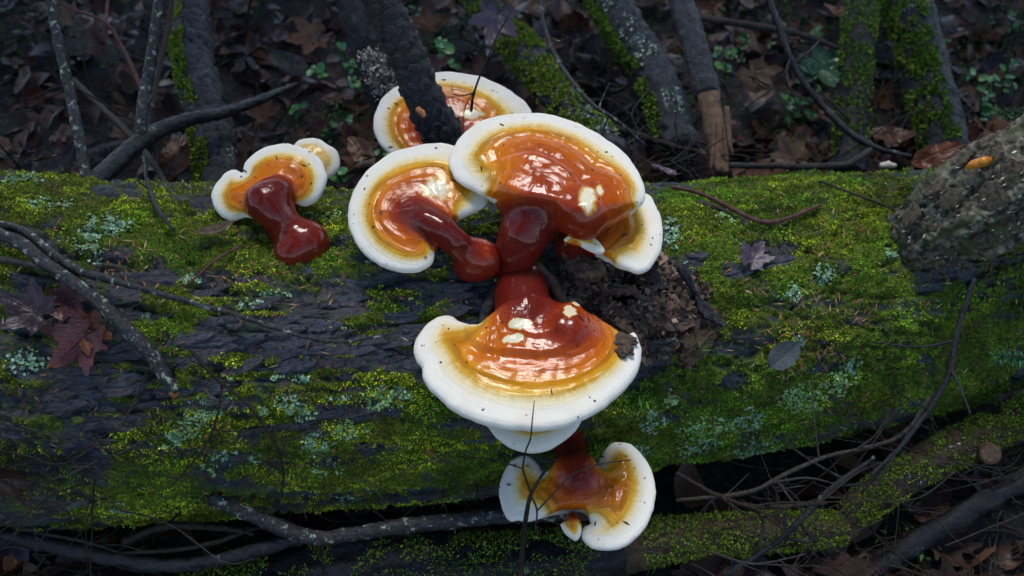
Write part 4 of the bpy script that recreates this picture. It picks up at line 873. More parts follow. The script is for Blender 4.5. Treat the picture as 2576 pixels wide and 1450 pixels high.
# named twigs
twig([at(125, 0, 1.22), at(200, 30, 1.23), at(267, 59, 1.23), at(305, 114, 1.23), at(340, 184, 1.22), at(364, 236, 1.2), at(388, 274, 1.18)], [3, 3, 4, 5, 5.5, 5.5, 5], M_TWIGR, 'reddish twig slanting between the two speckled shoots')
twig([at(276, -60, 1.26), at(271, 0, 1.25), at(267, 59, 1.232)], [4, 4, 4], M_TWIGR, 'short reddish twig joining the slanting reddish one')
twig([hit_ground(184, 201, .03), at(340, 354, 1.25), at(434, 486, 1.14)], [8, 8, 7], M_TWIG, 'straight brown stick passing under the dark forked branch', cat='stick', name='thin_stick')
twig([at(1352, -30, 1.28), at(1368, 62, 1.27), at(1398, 143, 1.25), at(1440, 208, 1.22), at(1492, 264, 1.2), at(1551, 303, 1.19), at(1625, 368, 1.2)], [6, 6, 5.5, 5.5, 5, 4, 3], M_SPECK, 'thin curved grey shoot arching over the moss-covered trunk', sub=3, ln=.05, seed=3)
twig([at(1480, 300, 1.3), at(1511, 312, 1.29), at(1694, 368, 1.3), at(1760, 384, 1.31)], [8, 9, 8, 6], M_TWIG, 'pale brown stick lying below the grey trunk', cat='stick', name='thin_stick')
twig([at(1761, 45, 1.5), at(1891, 65, 1.5), at(1966, 75, 1.5), at(2050, 98, 1.5), at(2110, 122, 1.5)], [9, 9, 9, 8, 6], M_TWIGG, 'pale brown stick reaching out from the broken trunk', cat='stick', name='thin_stick')
twig([at(1925, -60, 1.4), at(1936, 0, 1.4), at(1971, 100, 1.39), at(2016, 200, 1.38), at(2100, 300, 1.36), at(2185, 364, 1.33), at(2290, 394, 1.3)], [7, 8, 8, 8, 8, 8, 5], M_WETB, 'black curved stick sweeping down in front of the dark trunk', cat='stick', name='thin_stick', sub=3, ln=.06, seed=4)
twig([at(1836, 416, 1.24), at(1966, 419, 1.26), at(2060, 418, 1.27), at(2130, 414, 1.28), at(2190, 377, 1.3)], [7, 8, 9, 9, 8], M_TWIGG, 'pale bark-stripped stick along the back edge of the log', cat='stick', name='thin_stick')
twig(P3([(1690, 470), (1766, 489), (1866, 539), (1926, 559), (1991, 546), (2066, 516)], .010), [4, 5, 5.5, 6, 5.5, 4], M_TWIGR, 'curved red-brown twig lying on the bright green moss')
twig(P3([(1751, 509), (1790, 520), (1836, 537)], .006), [6, 8, 5], M_TWIGG, 'short grey twig beside the curved red-brown twig')
twig(P3([(2060, 455), (2150, 490), (2265, 534)], .012), [2.5, 3, 2.5], M_TWIG, 'fine dark twig pointing at the limb stub')
twig(P3([(476, 878), (546, 953), (626, 1024), (686, 1104), (711, 1174), (711, 1249)], .012), [5, 5, 4, 3.5, 3, 2], M_TWIG, 'knobbly dark twig hanging down the bark front', sub=5, ln=.06, seed=5)
twig(P3([(560, 960), (545, 1050), (510, 1130), (430, 1225)], .012), [3, 3, 2.5, 1.6], M_TWIG, 'fine brown twig dangling over the lower moss patch', sub=5, ln=.04, seed=6)
twig(P3([(360, 395), (375, 470), (400, 530), (435, 580)], .014), [5, 5.5, 6, 3], M_WETB, 'forked black twig on the moss below the leaning trunk', sub=2, ln=.035, seed=7)
twig(P3([(600, 622), (540, 655), (500, 690), (465, 720)], .010), [4, 4, 3.5, 2], M_TWIGR, 'thin red twig beside the knee-shaped stem', sub=1, ln=.03, seed=8)
ft = [at(1308, 1475, .93), at(1312, 1415, .925), at(1317, 1355, .915), at(1322, 1308, .90), at(1331, 1260, .89), at(1336, 1243, .888), at(1350, 1217, .89), at(1367, 1191, .895)]
tg = thing('forked_twig', 'brown forked twig standing in front of the lowest bracket', 'twig', ft[0])
limb('stem', ft, [7.5, 7, 6.5, 6, 5.5, 5, 4.5, 2.5], M_TWIG, tg, sides=10, rough=.0004, freq=300)
for q, r in (([at(1336, 1243, .888), at(1322, 1203, .88), at(1315, 1179, .875), at(1322, 1138, .86), at(1334, 1105, .845), at(1339, 1059, .83), at(1345, 1007, .83)], [3, 2.8, 2.6, 2.3, 2.2, 2, 1.2]), ([at(1315, 1179, .875), at(1277, 1167, .88), at(1226, 1155, .89), at(1120, 1151, .91)], [2, 2, 1.8, 1.2]),
             ([at(1336, 1246, .888), at(1350, 1284, .888), at(1346, 1334, .89)], [3, 2.6, 1.6]), ([at(1352, 1284, .888), at(1393, 1241, .882), at(1436, 1198, .885), at(1508, 1169, .89), at(1587, 1157, .895)], [2.2, 2.1, 2, 1.8, 1.5])):
    limb('offshoot', q, r, M_TWIG, tg, n=30, sides=6, wob=.0006)
bk = [at(1470, 285, 1.10), at(1405, 282, 1.13)]
twig([at(1185, 280, 1.10), at(1193, 232, 1.09), at(1225, 150, 1.08), at(1262, 70, 1.07), at(1287, 28, 1.06)], [4, 3, 2.2, 1.8, 1.2], M_TWIG, 'thin forked twig sticking up from the half hidden bracket', sub=4, ln=.05, seed=9)
twig(P3([(1214, 818), (1228, 775), (1246, 722)], .012), [17, 17, 14], M_WETB, 'short black stub with a lichen tip beside the lower red stem', cat='stub', name='broken_stub', sides=16)
twig(P3([(1322, 650), (1352, 676), (1388, 712), (1425, 778)], .022), [9, 13, 14, 11], M_ROT, 'crumbling root-like stick crossing beside the red stems', cat='root', name='rotten_root', sides=14)
#@@MARK_LIT
# ------------------------------------------------------------------ dead leaves
LAND = [(at(556, 500, 1.25), 'the leaning dark tree'), (at(240, 300, 1.35), 'the forked branch'), (at(60, 250, 1.5), 'the speckled shoots'), (at(720, 160, 1.6), 'the pale grey oval leaf'), (at(900, 300, 1.4), 'the lichened branch'), (at(1230, 120, 1.6), 'the purple-grey maple leaf'),
        (at(1420, 260, 1.4), 'the moss-covered tree'), (at(1620, 150, 1.55), 'the blue-grey tree'), (at(1780, 250, 1.4), 'the snapped tree'), (at(1950, 200, 1.55), 'the black curved stick'), (at(2060, 178, 1.5), 'the green rosette'), (at(2150, 300, 1.5), 'the thin dark tree'), (at(2340, 200, 1.55), 'the broad mossy tree'), (at(2500, 300, 1.5), 'the limb stub'),
        (at(100, 1380, 1.05), 'the dark wet branch'), (at(250, 1050, 1.0), 'the greyish twig'), (at(300, 1330, 1.05), 'the lower moss patch'), (at(900, 1350, 1.0), 'the wet black branch'), (at(1750, 1350, 1.08), 'the bare end of the lower log'), (at(1900, 1270, 1.0), 'the arching brown twig'), (at(2200, 1240, 1.1), 'the foot of the slanting log'), (at(2490, 1150, 1.1), 'the cut stub'), (at(2350, 1340, 1.1), 'the dark bare pole'), (at(1950, 1420, 1.05), 'the pale kinked twig')]
def near_what(p): return min(LAND, key=lambda e: np.linalg.norm(np.asarray(p) - e[0]))[1]
def mat_leaf(name, c1, c2, rough=.32):
    m, N, Lk, B = new_mat(name); lp = attr(N, 'lp').outputs['Vector']
    sx = N.new('ShaderNodeSeparateXYZ'); Lk.new(lp, sx.inputs[0])
    ay = math_n(N, Lk, 'ABSOLUTE', sx.outputs[1]); v = math_n(N, Lk, 'SUBTRACT', sx.outputs[0], math_n(N, Lk, 'MULTIPLY', ay, .9))
    w = math_n(N, Lk, 'ABSOLUTE', math_n(N, Lk, 'SINE', math_n(N, Lk, 'MULTIPLY', v, 26.0)))
    vein = math_n(N, Lk, 'SUBTRACT', 1.0, math_n(N, Lk, 'MULTIPLY', w, 5.0), True); rib = math_n(N, Lk, 'SUBTRACT', 1.0, math_n(N, Lk, 'MULTIPLY', ay, 45.0), True)
    vv = math_n(N, Lk, 'MAXIMUM', math_n(N, Lk, 'MULTIPLY', vein, .6), rib)
    oi = N.new('ShaderNodeObjectInfo'); n = noise_node(N, Lk, 45, 6, .65); n2 = noise_node(N, Lk, 260, 4, .6)
    k = math_n(N, Lk, 'ADD', math_n(N, Lk, 'MULTIPLY', math_n(N, Lk, 'SUBTRACT', oi.outputs['Random'], .5), .5), n.outputs[0])
    c = ramp(N, Lk, k, [(.2, tuple(a * .55 for a in c1)), (.45, c1), (.75, c2)]).outputs[0]
    c = mix(N, Lk, math_n(N, Lk, 'MULTIPLY', vv, .5), c, tuple(a * .5 for a in c1)); Lk.new(c, B.inputs['Base Color']); B.inputs['Roughness'].default_value = rough; B.inputs['Specular IOR Level'].default_value = .32
    b = bump(N, Lk, vv, .5, .0012); b = bump(N, Lk, n2.outputs[0], .4, .0008, b); b = bump(N, Lk, n.outputs[0], .5, .004, b); Lk.new(b, B.inputs['Normal']); return m
LM = dict(brown=mat_leaf('leaf_brown', (0.084, 0.035, 0.018), (0.203, 0.095, 0.051)), dark=mat_leaf('leaf_dark', (0.035, 0.017, 0.013), (0.102, 0.052, 0.039)), purple=mat_leaf('leaf_purple', (0.032, 0.019, 0.028), (0.095, 0.070, 0.100), .30), red=mat_leaf('leaf_red', (.058, .016, .020), (.145, .048, .046), .28),
          orange=mat_leaf('leaf_orange', (.12, .036, .012), (.24, .085, .028)), tan=mat_leaf('leaf_tan', (.11, .065, .038), (.24, .15, .095), .45), grey=mat_leaf('leaf_grey', (0.053, 0.057, 0.056), (0.118, 0.124, 0.121), .40), gloss=mat_leaf('leaf_glossy', (.060, .022, .010), (.15, .065, .030), .16))
def leaf_mesh(kind, size, seed, curl=.3, fold=.15, wav=.08):
    rng = np.random.default_rng(seed); na, nr = 56, 5; ang = np.linspace(-math.pi, math.pi, na, endpoint=False)
    if kind == 'maple':
        r = np.full(na, .44)
        for a0, L, w in ((0, 1.0, .62), (.95, .88, .56), (-.95, .88, .56), (1.95, .62, .55), (-1.95, .62, .55)):
            d = np.abs((ang - a0 + math.pi) % (2 * math.pi) - math.pi); r = np.maximum(r, L * (1 - .55 * np.clip(d / w, 0, 1.6)) * (1 + .06 * np.sign(np.sin(d * 26))))
        r *= 1 + .05 * rng.normal(size=na) * .5; r[np.abs(ang) > 2.9] = .12
        ox = 0.0
    else:
        asp = dict(oval=.48, round=.78, long=.34)[kind]; r = 1 / np.sqrt((np.cos(ang) / .52) ** 2 + (np.sin(ang) / (.52 * asp)) ** 2) * (1 + .03 * rng.normal(size=na)); r *= 1 + .16 * np.exp(-(ang / .22) ** 2)
        ox = .5
    X, Y = r * np.cos(ang), r * np.sin(ang); V, LPp = [[ox, 0, 0]], [[ox, 0, 0]]
    for k in range(1, nr + 1):
        f = k / nr; V += np.c_[ox + X * f, Y * f, np.zeros(na)].tolist()
    V = np.array(V); LPp = V.copy(); z0 = np.full(len(V), seed * 2.3)
    th = V[:, 0] * curl * 2.2 + 1e-6; xx = np.where(abs(curl) > .01, np.sin(th) / (curl * 2.2 + 1e-9), V[:, 0]); zz = (1 - np.cos(th)) / (curl * 2.2 + 1e-9) if abs(curl) > .01 else 0 * th
    V[:, 2] = zz + fold * np.abs(V[:, 1]) + curl * .9 * V[:, 1] ** 2 + wav * fbm(np.c_[V[:, :2] * 3.2, z0], 3, seed); V[:, 0] = xx; V *= size
    k = np.arange(na); k2 = (k + 1) % na; F = [[0, 1 + a, 1 + b] for a, b in zip(k, k2)]
    for j in range(nr - 1): F += [[1 + j * na + a, 1 + (j + 1) * na + a, 1 + (j + 1) * na + b, 1 + j * na + b] for a, b in zip(k, k2)]
    if True:   # petiole as a slim strip of its own
        s0 = len(V); base = np.array([-.02 if kind == 'maple' else 0, 0, 0]) * size; tip = base + np.array([-.45 if kind == 'maple' else -.16, rng.normal() * .1, .06]) * size; w = .010 * size + .0003
        V = np.vstack([V, base + [0, w, 0], base - [0, w, 0], tip - [0, w * .7, 0], tip + [0, w * .7, 0], base + [0, 0, w * 1.5], tip + [0, 0, w * 1.2]]); LPp = np.vstack([LPp, np.tile([.5, .3, 0], (6, 1))])
        F += [[s0, s0 + 4, s0 + 5, s0 + 3], [s0 + 1, s0 + 2, s0 + 5, s0 + 4], [s0, s0 + 3, s0 + 2, s0 + 1]]
    me = bpy.data.meshes.new('dead_leaf'); me.from_pydata(V.tolist(), [], F); me.polygons.foreach_set('use_smooth', [True] * len(F)); me.update()
    a = me.attributes.new('lp', 'FLOAT_VECTOR', 'POINT'); a.data.foreach_set('vector', LPp.astype(np.float32).ravel()); return me
def put_leaf(me, mat, p, n, head, label, group=None, cat='leaf', name='dead_leaf'):
    if not me.materials: me.materials.append(mat)
    o = bpy.data.objects.new(name, me); COL.objects.link(o); o.material_slots[0].link = 'OBJECT'; o.material_slots[0].material = mat
    t = np.array([math.cos(head), math.sin(head), 0.0]); o.matrix_world = frame_matrix(p, t, n, 1, 1, 1); return tag(o, label, cat, group)
UPN = np.array([0, 0, 1.0]); TOCAM = nrm([0, -.6, .8])
def named_leaf(px, py, kind, mat, spx, head, label, depth=None, tilt=.0, on='ground', seed=0, off=.008, nx=0.0, **kw):
    if on == 'log': p, n = log_surf(px, py, off)
    elif on == 'ground': p = hit_ground(px, py, off + .02); n = UPN
    else: p = at(px, py, depth); n = UPN
    size = px2m(spx, p); n = nrm(n + np.array([nx, -tilt, 0])); head = math.radians(head)
    t = np.array([math.cos(head), math.sin(head), 0]); t = nrm(t - n * t.dot(n)); p = p - t * size * (.45 if kind != 'maple' else .25)
    return put_leaf(leaf_mesh(kind, size, 700 + seed, **kw), LM[mat], p, n, head, label)
named_leaf(430, 400, 'oval', 'gloss', 130, 80, 'glossy wet brown leaf propped upright under the forked branch', depth=1.2, on='air', tilt=1.3, seed=1, curl=-.35)
named_leaf(722, 155, 'oval', 'grey', 110, -28, 'pale grey oval leaf on the litter behind the two-lobed bracket', seed=2, curl=-.1, off=.03, tilt=.5)
named_leaf(1245, 60, 'maple', 'purple', 88, -100, 'purple-grey maple leaf hanging beside the forked twig', seed=3, tilt=1.2, on='air', depth=1.45)
named_leaf(1672, 462, 'oval', 'purple', 66, 165, 'small folded purple leaf lying where the red-brown twig starts', on='log', seed=4, fold=.5, off=.012, tilt=.3)
named_leaf(1893, 655, 'maple', 'purple', 62, 60, 'flat purple-grey lobed leaf pressed on the mossy bark', on='log', seed=5, curl=.08, wav=.05, off=.007)
named_leaf(1960, 888, 'round', 'grey', 84, 65, 'round pale grey leaf stuck among brown needles on the log', on='log', seed=6, curl=.1, wav=.04, off=.008)
named_leaf(648, 590, 'oval', 'tan', 150, -80, 'brown leaf standing behind the knee-shaped stem', on='air', depth=1.0, tilt=1.3, seed=7, curl=.15)
named_leaf(548, 605, 'long', 'tan', 90, 10, 'narrow pale brown leaf on moss beside the knee-shaped stem', on='log', seed=8, curl=.2)
named_leaf(205, 868, 'maple', 'red', 112, -125, 'big red-brown maple leaf on the log under the broken stick', on='log', seed=9, curl=.12, off=.018, tilt=.15)
named_leaf(240, 835, 'maple', 'orange', 84, -20, 'orange-edged maple leaf overlapping the big red-brown one', on='log', seed=29, curl=.12, off=.014, tilt=.1)
named_leaf(90, 785, 'maple', 'purple', 100, 150, 'bluish purple maple leaf beside the red-brown one', on='log', seed=10, curl=.2, off=.016)
named_leaf(180, 755, 'maple', 'red', 90, 30, 'dark wine-red leaf tucked above the big red-brown maple leaf', on='log', seed=11, curl=.2, off=.012)
named_leaf(60, 415, 'oval', 'purple', 80, 20, 'purplish curled leaf on the mossy top of the log', on='log', seed=12, off=.014, curl=.3)
named_leaf(108, 428, 'long', 'orange', 70, -10, 'narrow orange leaf beside the purplish curled one', on='log', seed=13, off=.014, curl=.2)
named_leaf(1905, 200, 'maple', 'tan', 80, -60, 'crumpled tan leaf beneath the black curved stick', seed=14, off=.04, tilt=.7)
named_leaf(2235, 345, 'oval', 'brown', 100, -20, 'light brown leaf between the two mossy trees', seed=15, off=.05, tilt=.4)
named_leaf(2345, 400, 'oval', 'orange', 120, 15, 'rusty orange leaf tucked behind the limb stub', on='air', depth=1.28, seed=16, tilt=.5)
named_leaf(2120, 265, 'oval', 'orange', 70, 30, 'dark orange leaf beside the green rosette', seed=17, off=.05, tilt=.5)
named_leaf(1985, 385, 'maple', 'tan', 75, 120, 'rounded dull tan leaf behind the bark-stripped stick', seed=18, off=.05, tilt=.7)
named_leaf(2480, 380, 'maple', 'purple', 60, 40, 'purple leaf edge behind the orange slug', on='air', depth=1.2, seed=19, tilt=.6)
named_leaf(775, 100, 'maple', 'brown', 80, 200, 'reddish brown leaf above the pale grey oval one', seed=20, off=.04, tilt=.5)
named_leaf(910, 385, 'oval', 'brown', 110, -60, 'veined brown leaf beneath the half hidden bracket', on='air', depth=1.25, seed=21, tilt=.7)
named_leaf(205, 1245, 'long', 'grey', 50, 130, 'pale curled leaf scrap beside the lower moss patch', on='log', seed=22, off=.012)
named_leaf(45, 1390, 'oval', 'orange', 110, 70, 'orange-brown leaf under the dark wet branch', on='air', depth=1.08, seed=23, off=.01, tilt=.3)
named_leaf(60, 1345, 'maple', 'purple', 110, 10, 'purple leaf half under the dark wet branch', on='air', depth=1.06, seed=24, off=.02, tilt=.4)
named_leaf(30, 1170, 'maple', 'dark', 120, 60, 'dark brown leaf leaning on the foot of the log', on='log', seed=25, off=.02)
def litter():
    rng = np.random.default_rng(21); var = []
    for k in range(18): var.append(leaf_mesh(['maple', 'oval', 'oval', 'round', 'maple', 'long'][k % 6], 1.0, 40 + k, curl=rng.uniform(-.5, .6), fold=rng.uniform(-.1, .45), wav=rng.uniform(.06, .2)))
    names = dict(brown='brown curled dead leaf in the litter behind the log', dark='dark rotting leaf in the litter behind the log', purple='purplish wet leaf in the litter behind the log', tan='faded tan leaf in the litter behind the log', red='reddish dead leaf in the litter behind the log', orange='rusty orange leaf in the litter behind the log')
    ks = ['dark'] * 7 + ['brown'] * 8 + ['purple'] * 3 + ['tan'] * 2 + ['red'] * 3 + ['orange']
    for k in range(170):
        px, py = rng.uniform(-150, 2750), rng.uniform(-60, 460); p = hit_ground(px, py, rng.uniform(.006, .035)); mk = ks[rng.integers(len(ks))]; s = rng.uniform(.030, .062)
        o = put_leaf(var[rng.integers(18)], LM[mk], p, nrm(UPN + rng.normal(size=3) * .45 + np.array([0, -.35, 0])), rng.uniform(0, 6.28), names[mk].replace('in the litter behind the log', 'behind the log near ' + near_what(p)), f'{mk} leaves in the litter behind the log'); o.matrix_world = o.matrix_world @ Matrix.Scale(s, 4)
    n2 = dict(brown='brown dead leaf in the litter below the log', dark='dark dead leaf in the litter below the log', purple='purplish dead leaf in the litter below the log')
    for k in range(60):
        px, py = (rng.uniform(-100, 320), rng.uniform(1080, 1460)) if k < 26 else ((rng.uniform(500, 1300), rng.uniform(1270, 1340)) if k < 36 else (rng.uniform(1700, 2700), rng.uniform(1180, 1480))); p = hit_ground(px, py, rng.uniform(.004, .02)); mk = ['dark', 'dark', 'dark', 'purple'][rng.integers(4)]
        o = put_leaf(var[rng.integers(18)], LM[mk], p, nrm(UPN + rng.normal(size=3) * .35), rng.uniform(0, 6.28), n2[mk].replace('in the litter below the log', 'below the log near ' + near_what(p)), f'{mk} leaves in the litter below the log'); o.matrix_world = o.matrix_world @ Matrix.Scale(rng.uniform(.03, .06), 4)
litter()
def base_litter():
    rng = np.random.default_rng(22); m = 5200; x = rng.uniform(-1.5, 1.7, m); y = np.where(rng.random(m) < .85, rng.uniform(.1, 1.7, m), rng.uniform(-.5, .05, m)); p = np.stack([x, y, ground_h(x, y) + rng.uniform(.002, .016, m)], -1)
    n = rng.normal(size=(m, 3)) * .42 + [0, -.1, 1]; n /= np.linalg.norm(n, axis=1)[:, None]; t = np.cross(n, rng.normal(size=(m, 3))); t /= np.linalg.norm(t, axis=1)[:, None]; b = np.cross(n, t); L = rng.uniform(.012, .030, m); W = L * rng.uniform(.35, .7, m); cu = rng.uniform(-.5, .9, m); fo = rng.uniform(-.2, .6, m); V = []
    for u in (-1, -.45, .25, 1):
        for v in (-1, 0, 1):
            w = (1 - u * u * .92) ** .5 * (1 - .15 * u); V.append(p + t * (u * L)[:, None] + b * (v * w * W)[:, None] * (1 + .15 * rng.normal(size=(m, 1))) + n * (cu * u * u * L * .6 + fo * abs(v) * W * w)[:, None])
    V = np.stack(V, 1).reshape(-1, 3); o = np.arange(m)[:, None] * 12; F = np.concatenate([o + np.array([i * 3 + j, i * 3 + j + 1, i * 3 + j + 4, i * 3 + j + 3]) for i in range(3) for j in range(2)])
    col = pick_cols([(0.061, 0.026, 0.014), (0.035, 0.019, 0.014), (0.095, 0.041, 0.022), (0.046, 0.023, 0.027), (0.121, 0.065, 0.038), (0.088, 0.024, 0.014)], m, rng, .35); build_stuff('leaf_litter', [(V, F, np.repeat(col, 12, 0))], M_LITTER, 'matted dark rotting leaf litter covering the ground', 'leaf litter', True)
M_LITTER = mat_col('wet_litter', .42, spec=.3)
base_litter()
def ground_moss():
    rng = np.random.default_rng(23); m = 90000; x = rng.uniform(-1.4, 1.6, m); y = rng.uniform(-.45, 1.6, m); k = fbm(np.c_[x * 5, y * 5, x * 0], 3, 81) + .25 * sstep(.2, .7, x) > .12; x, y = x[k], y[k]; m = len(x); p = np.stack([x, y, ground_h(x, y) + rng.uniform(0, .022, m)], -1); L = rng.uniform(.005, .012, m)
    V, F, C = blades(p, np.tile([0, -.2, 1.0], (m, 1)), L, L * .2, pick_cols([(.030, .090, .018), (.050, .13, .024), (.070, .115, .018)], m, rng, .3), rng, .8); build_stuff('ground_moss', [(V, F, C)], M_MOSS, 'dark green moss and seedlings growing through the litter', 'moss')
ground_moss()
# ------------------------------------------------------------------ twigs strewn about
def rand_twig(p, d, ln, r, rng, mat, label, group, sub):
    d = nrm(d); label = ('long ' if ln > .16 else 'short ' if ln < .09 else '') + ('pale ' if mat is M_TWIGG and 'pale' not in label else '') + label.replace('thin dead twig', 'branching dead twig' if sub > 3 else 'thin dead twig').replace('tangled in the litter behind the log', 'behind the log near ' + near_what(p)).replace('in the dark tangle below the log', 'in the tangle near ' + near_what(p)).replace('among the litter at the mossy foot of the log', 'at the log foot near ' + near_what(p)); q = np.array([p, p + d * ln * .35 + rng.normal(size=3) * ln * .05, p + d * ln * .7 + rng.normal(size=3) * ln * .07, p + d * ln + rng.normal(size=3) * ln * .08]); R = np.array([r, r * .85, r * .65, r * .4])
    return twig(q, R, mat, label, group, sub=sub, ln=ln * .32, seed=int(rng.integers(1e6)), sides=5, wob=.0015)
def strew():
    rng = np.random.default_rng(31)
    for k in range(130):
        px, py = rng.uniform(-100, 2700), rng.uniform(-30, 470); p = hit_ground(px, py, rng.uniform(.01, .10)); d = rng.normal(size=3) * np.array([1, .8, .45])
        rand_twig(p, d, rng.uniform(.08, .30), rng.uniform(.0007, .0020), rng, (M_TWIG, M_TWIG, M_TWIGG)[k % 3], 'thin dead twig tangled in the litter behind the log', 'twigs behind the log', int(rng.integers(1, 6)))
    for k in range(26):     # tangle beside the snapped trunk
        px, py = rng.uniform(1560, 1840), rng.uniform(330, 440); p = at(px, py, rng.uniform(1.2, 1.3)); rand_twig(p, rng.normal(size=3) * np.array([1, .5, .7]), rng.uniform(.05, .14), rng.uniform(.0006, .0012), rng, M_TWIGG, 'fine pale twig in the tangle beside the snapped tree', 'twigs by the snapped tree', 4)
    for k in range(90):
        px, py = rng.uniform(1650, 2700), rng.uniform(1140, 1480)
        if py < 1330 - (px - 1650) * .30: continue
        p = hit_ground(px, py, rng.uniform(.02, .10)); d = rng.normal(size=3) * np.array([1, .6, .4]); rand_twig(p, d, rng.uniform(.07, .24), rng.uniform(.0005, .0012), rng, (M_TWIG, M_TWIGG)[k % 2], 'thin dead twig in the dark tangle below the log', 'twigs in the dark tangle below the log', int(rng.integers(2, 7)))
    for k in range(60):
        px, py = rng.uniform(-80, 330), rng.uniform(1000, 1440); p = hit_ground(px, py, rng.uniform(.015, .06)) if py > 1250 else log_surf(px, py, .012)[0]; d = rng.normal(size=3) * np.array([1, .6, .45]); rand_twig(p, d, rng.uniform(.05, .18), rng.uniform(.0006, .0015), rng, (M_TWIG, M_TWIGG)[k % 2], 'thin dead twig among the litter at the mossy foot of the log', 'twigs at the foot of the log', int(rng.integers(1, 5)))
    for k in range(24):
        px, py = rng.uniform(560, 1240), rng.uniform(1250, 1345); p = at(px, py, rng.uniform(1.04, 1.10)); rand_twig(p, rng.normal(size=3) * np.array([1, .3, .4]), rng.uniform(.04, .12), rng.uniform(.0006, .0012), rng, M_TWIG, 'fine twig in the gap between the two logs', 'twigs between the logs', 3)
    for k in range(18):
        px, py = rng.uniform(600, 1200), rng.uniform(950, 1230); p = log_surf(px, py, .008)[0]; rand_twig(p, np.array([rng.normal() * .8, -.3, -.6 + rng.normal() * .4]), rng.uniform(.03, .09), rng.uniform(.0004, .0008), rng, M_TWIGG, 'hair-thin twig lying on the bark below the long stick', 'hair-thin twigs on the bark', 3)
strew()
for k, (L, R, lab) in enumerate(([[(110, 985), (200, 1015), (310, 1080), (330, 1100)], [4, 5, 5, 3], 'greyish twig on the litter beside the lower moss patch'], [[(250, 1395), (420, 1385), (520, 1370), (640, 1330)], [4, 6, 6, 4], 'brown curved twig above the dark wet branch'],
        [[(0, 1335), (150, 1350), (280, 1385), (330, 1415)], [3, 4, 4, 3], 'long pale twig crossing the dark wet branch'], [[(310, 1365), (420, 1325), (560, 1330), (640, 1345)], [9, 9, 8, 5], 'dull brown stick under the lower moss patch'])):
    twig([at(a, b, 1.0) for a, b in L], R, (M_TWIGG, M_TWIG)[k % 2], lab, sub=1, ln=.04, seed=60 + k)
for k, (L, R, lab) in enumerate(([[(1700, 1190), (1850, 1265), (1960, 1275), (2080, 1265)], [5, 6, 6, 5], 'long brown twig arching in the hollow under the log'], [[(1700, 1260), (1880, 1240), (1990, 1185), (2080, 1150), (2260, 1100), (2340, 1000)], [4, 6, 6, 5, 5, 4], 'grey branching twig rising along the underside of the log'],
        [[(2450, 700), (2405, 850), (2380, 960), (2300, 1080), (2190, 1200)], [6, 7, 7, 6, 5], 'black stick hanging from the limb stub down to the tangle'], [[(1820, 1450), (1960, 1360), (2090, 1230), (2200, 1150)], [7, 8, 8, 6], 'dark stick leaning in the tangle under the log'], [[(1790, 1390), (1900, 1420), (2030, 1395)], [3, 3, 2], 'pale kinked twig at the bottom of the tangle'])):
    twig([at(a, b, 1.0 + .02 * (k % 2)) for a, b in L], R, (M_TWIG, M_TWIGG, M_WETB, M_WETB, M_TWIGG)[k], lab, sub=6, ln=.07, seed=70 + k)

# ------------------------------------------------------------------ rotten hollow: slabs of bark and crumbled wood
def slab(name, pts, thick, mat, label, cat, off=.01, seed=0, bend=.0, lift=(0, 0), group=None, depth=None):
    """an irregular slab of bark: outline on the log, with its own thickness and broken edges"""
    rng = np.random.default_rng(seed); n0 = len(pts); P = np.array([hit_log(a, b, off)[0] for a, b in pts]); c = P.mean(0); _, nn, _, _ = hit_log(np.mean([a for a, b in pts]), np.mean([b for a, b in pts])); nn = nrm(nn + np.array([lift[0], 0, lift[1]]) * 1.0)
    Q = np.vstack([P, P[:1]]); Q = catmull(Q, n0 * 6)[:-1]; Q = Q + rng.normal(size=Q.shape) * .0012; m = len(Q)
    u = nrm(P[0] - c); u = nrm(u - nn * u.dot(nn)); w = np.cross(nn, u); x, y = (Q - c) @ u, (Q - c) @ w; rr = max(np.abs(x).max(), np.abs(y).max())
    def P_(x, y, z): z = z + bend * (x ** 2) / rr; return c + np.outer(x, u) + np.outer(y, w) + np.outer(z, nn)
    rings = []
    for f, z in ((1.0, -.5), (1.0, .35), (.86, .5), (.45, .55), (.05, .5)):
        zz = z * thick + thick * .35 * fbm(np.c_[x * f * 90, y * f * 90, np.full(m, z * 3 + seed)], 3, seed); rings.append(P_(x * f, y * f, zz))
    rings = [P_(x * .05, y * .05, np.full(m, -.5 * thick))] + rings
    V = np.vstack(rings); i, j = np.meshgrid(np.arange(len(rings) - 1), np.arange(m), indexing='ij'); j2 = (j + 1) % m
    F = np.stack([i * m + j, i * m + j2, (i + 1) * m + j2, (i + 1) * m + j], -1).reshape(-1, 4); o = obj(name, mesh_np(name, V, F, None, False), mat); return tag(o, label, cat, group)
cG = crop(2100, 900, 2.23125)
slab('bark_block', cG([(290, 215), (390, 150), (480, 165), (570, 250), (640, 370), (710, 480), (560, 520), (450, 500), (350, 350)]), .018, M_ROT, 'upright chunk of fibrous brown bark below the curled flap', 'bark', .030, 1, .3)
slab('bark_piece', cG([(1390, 1080), (1480, 990), (1580, 945), (1645, 960), (1640, 1100), (1560, 1190), (1430, 1280), (1370, 1200)]), .010, M_BROWNLOG, 'loose angular piece of purple-brown bark below the hollow', 'bark', .022, 2, .4, (.25, 0))
slab('bark_piece', cG([(1080, 1020), (1200, 1030), (1370, 1015), (1330, 1090), (1240, 1150), (1110, 1140)]), .010, M_WETB, 'dark curled bark piece wedged beside the angular one', 'bark', .020, 3, .6)
slab('bark_piece', cG([(1110, 440), (1180, 415), (1220, 510), (1260, 590), (1170, 580), (1105, 530)]), .006, M_WETB, 'small slate-grey bark flake above the hollow', 'bark', .014, 4, .3)
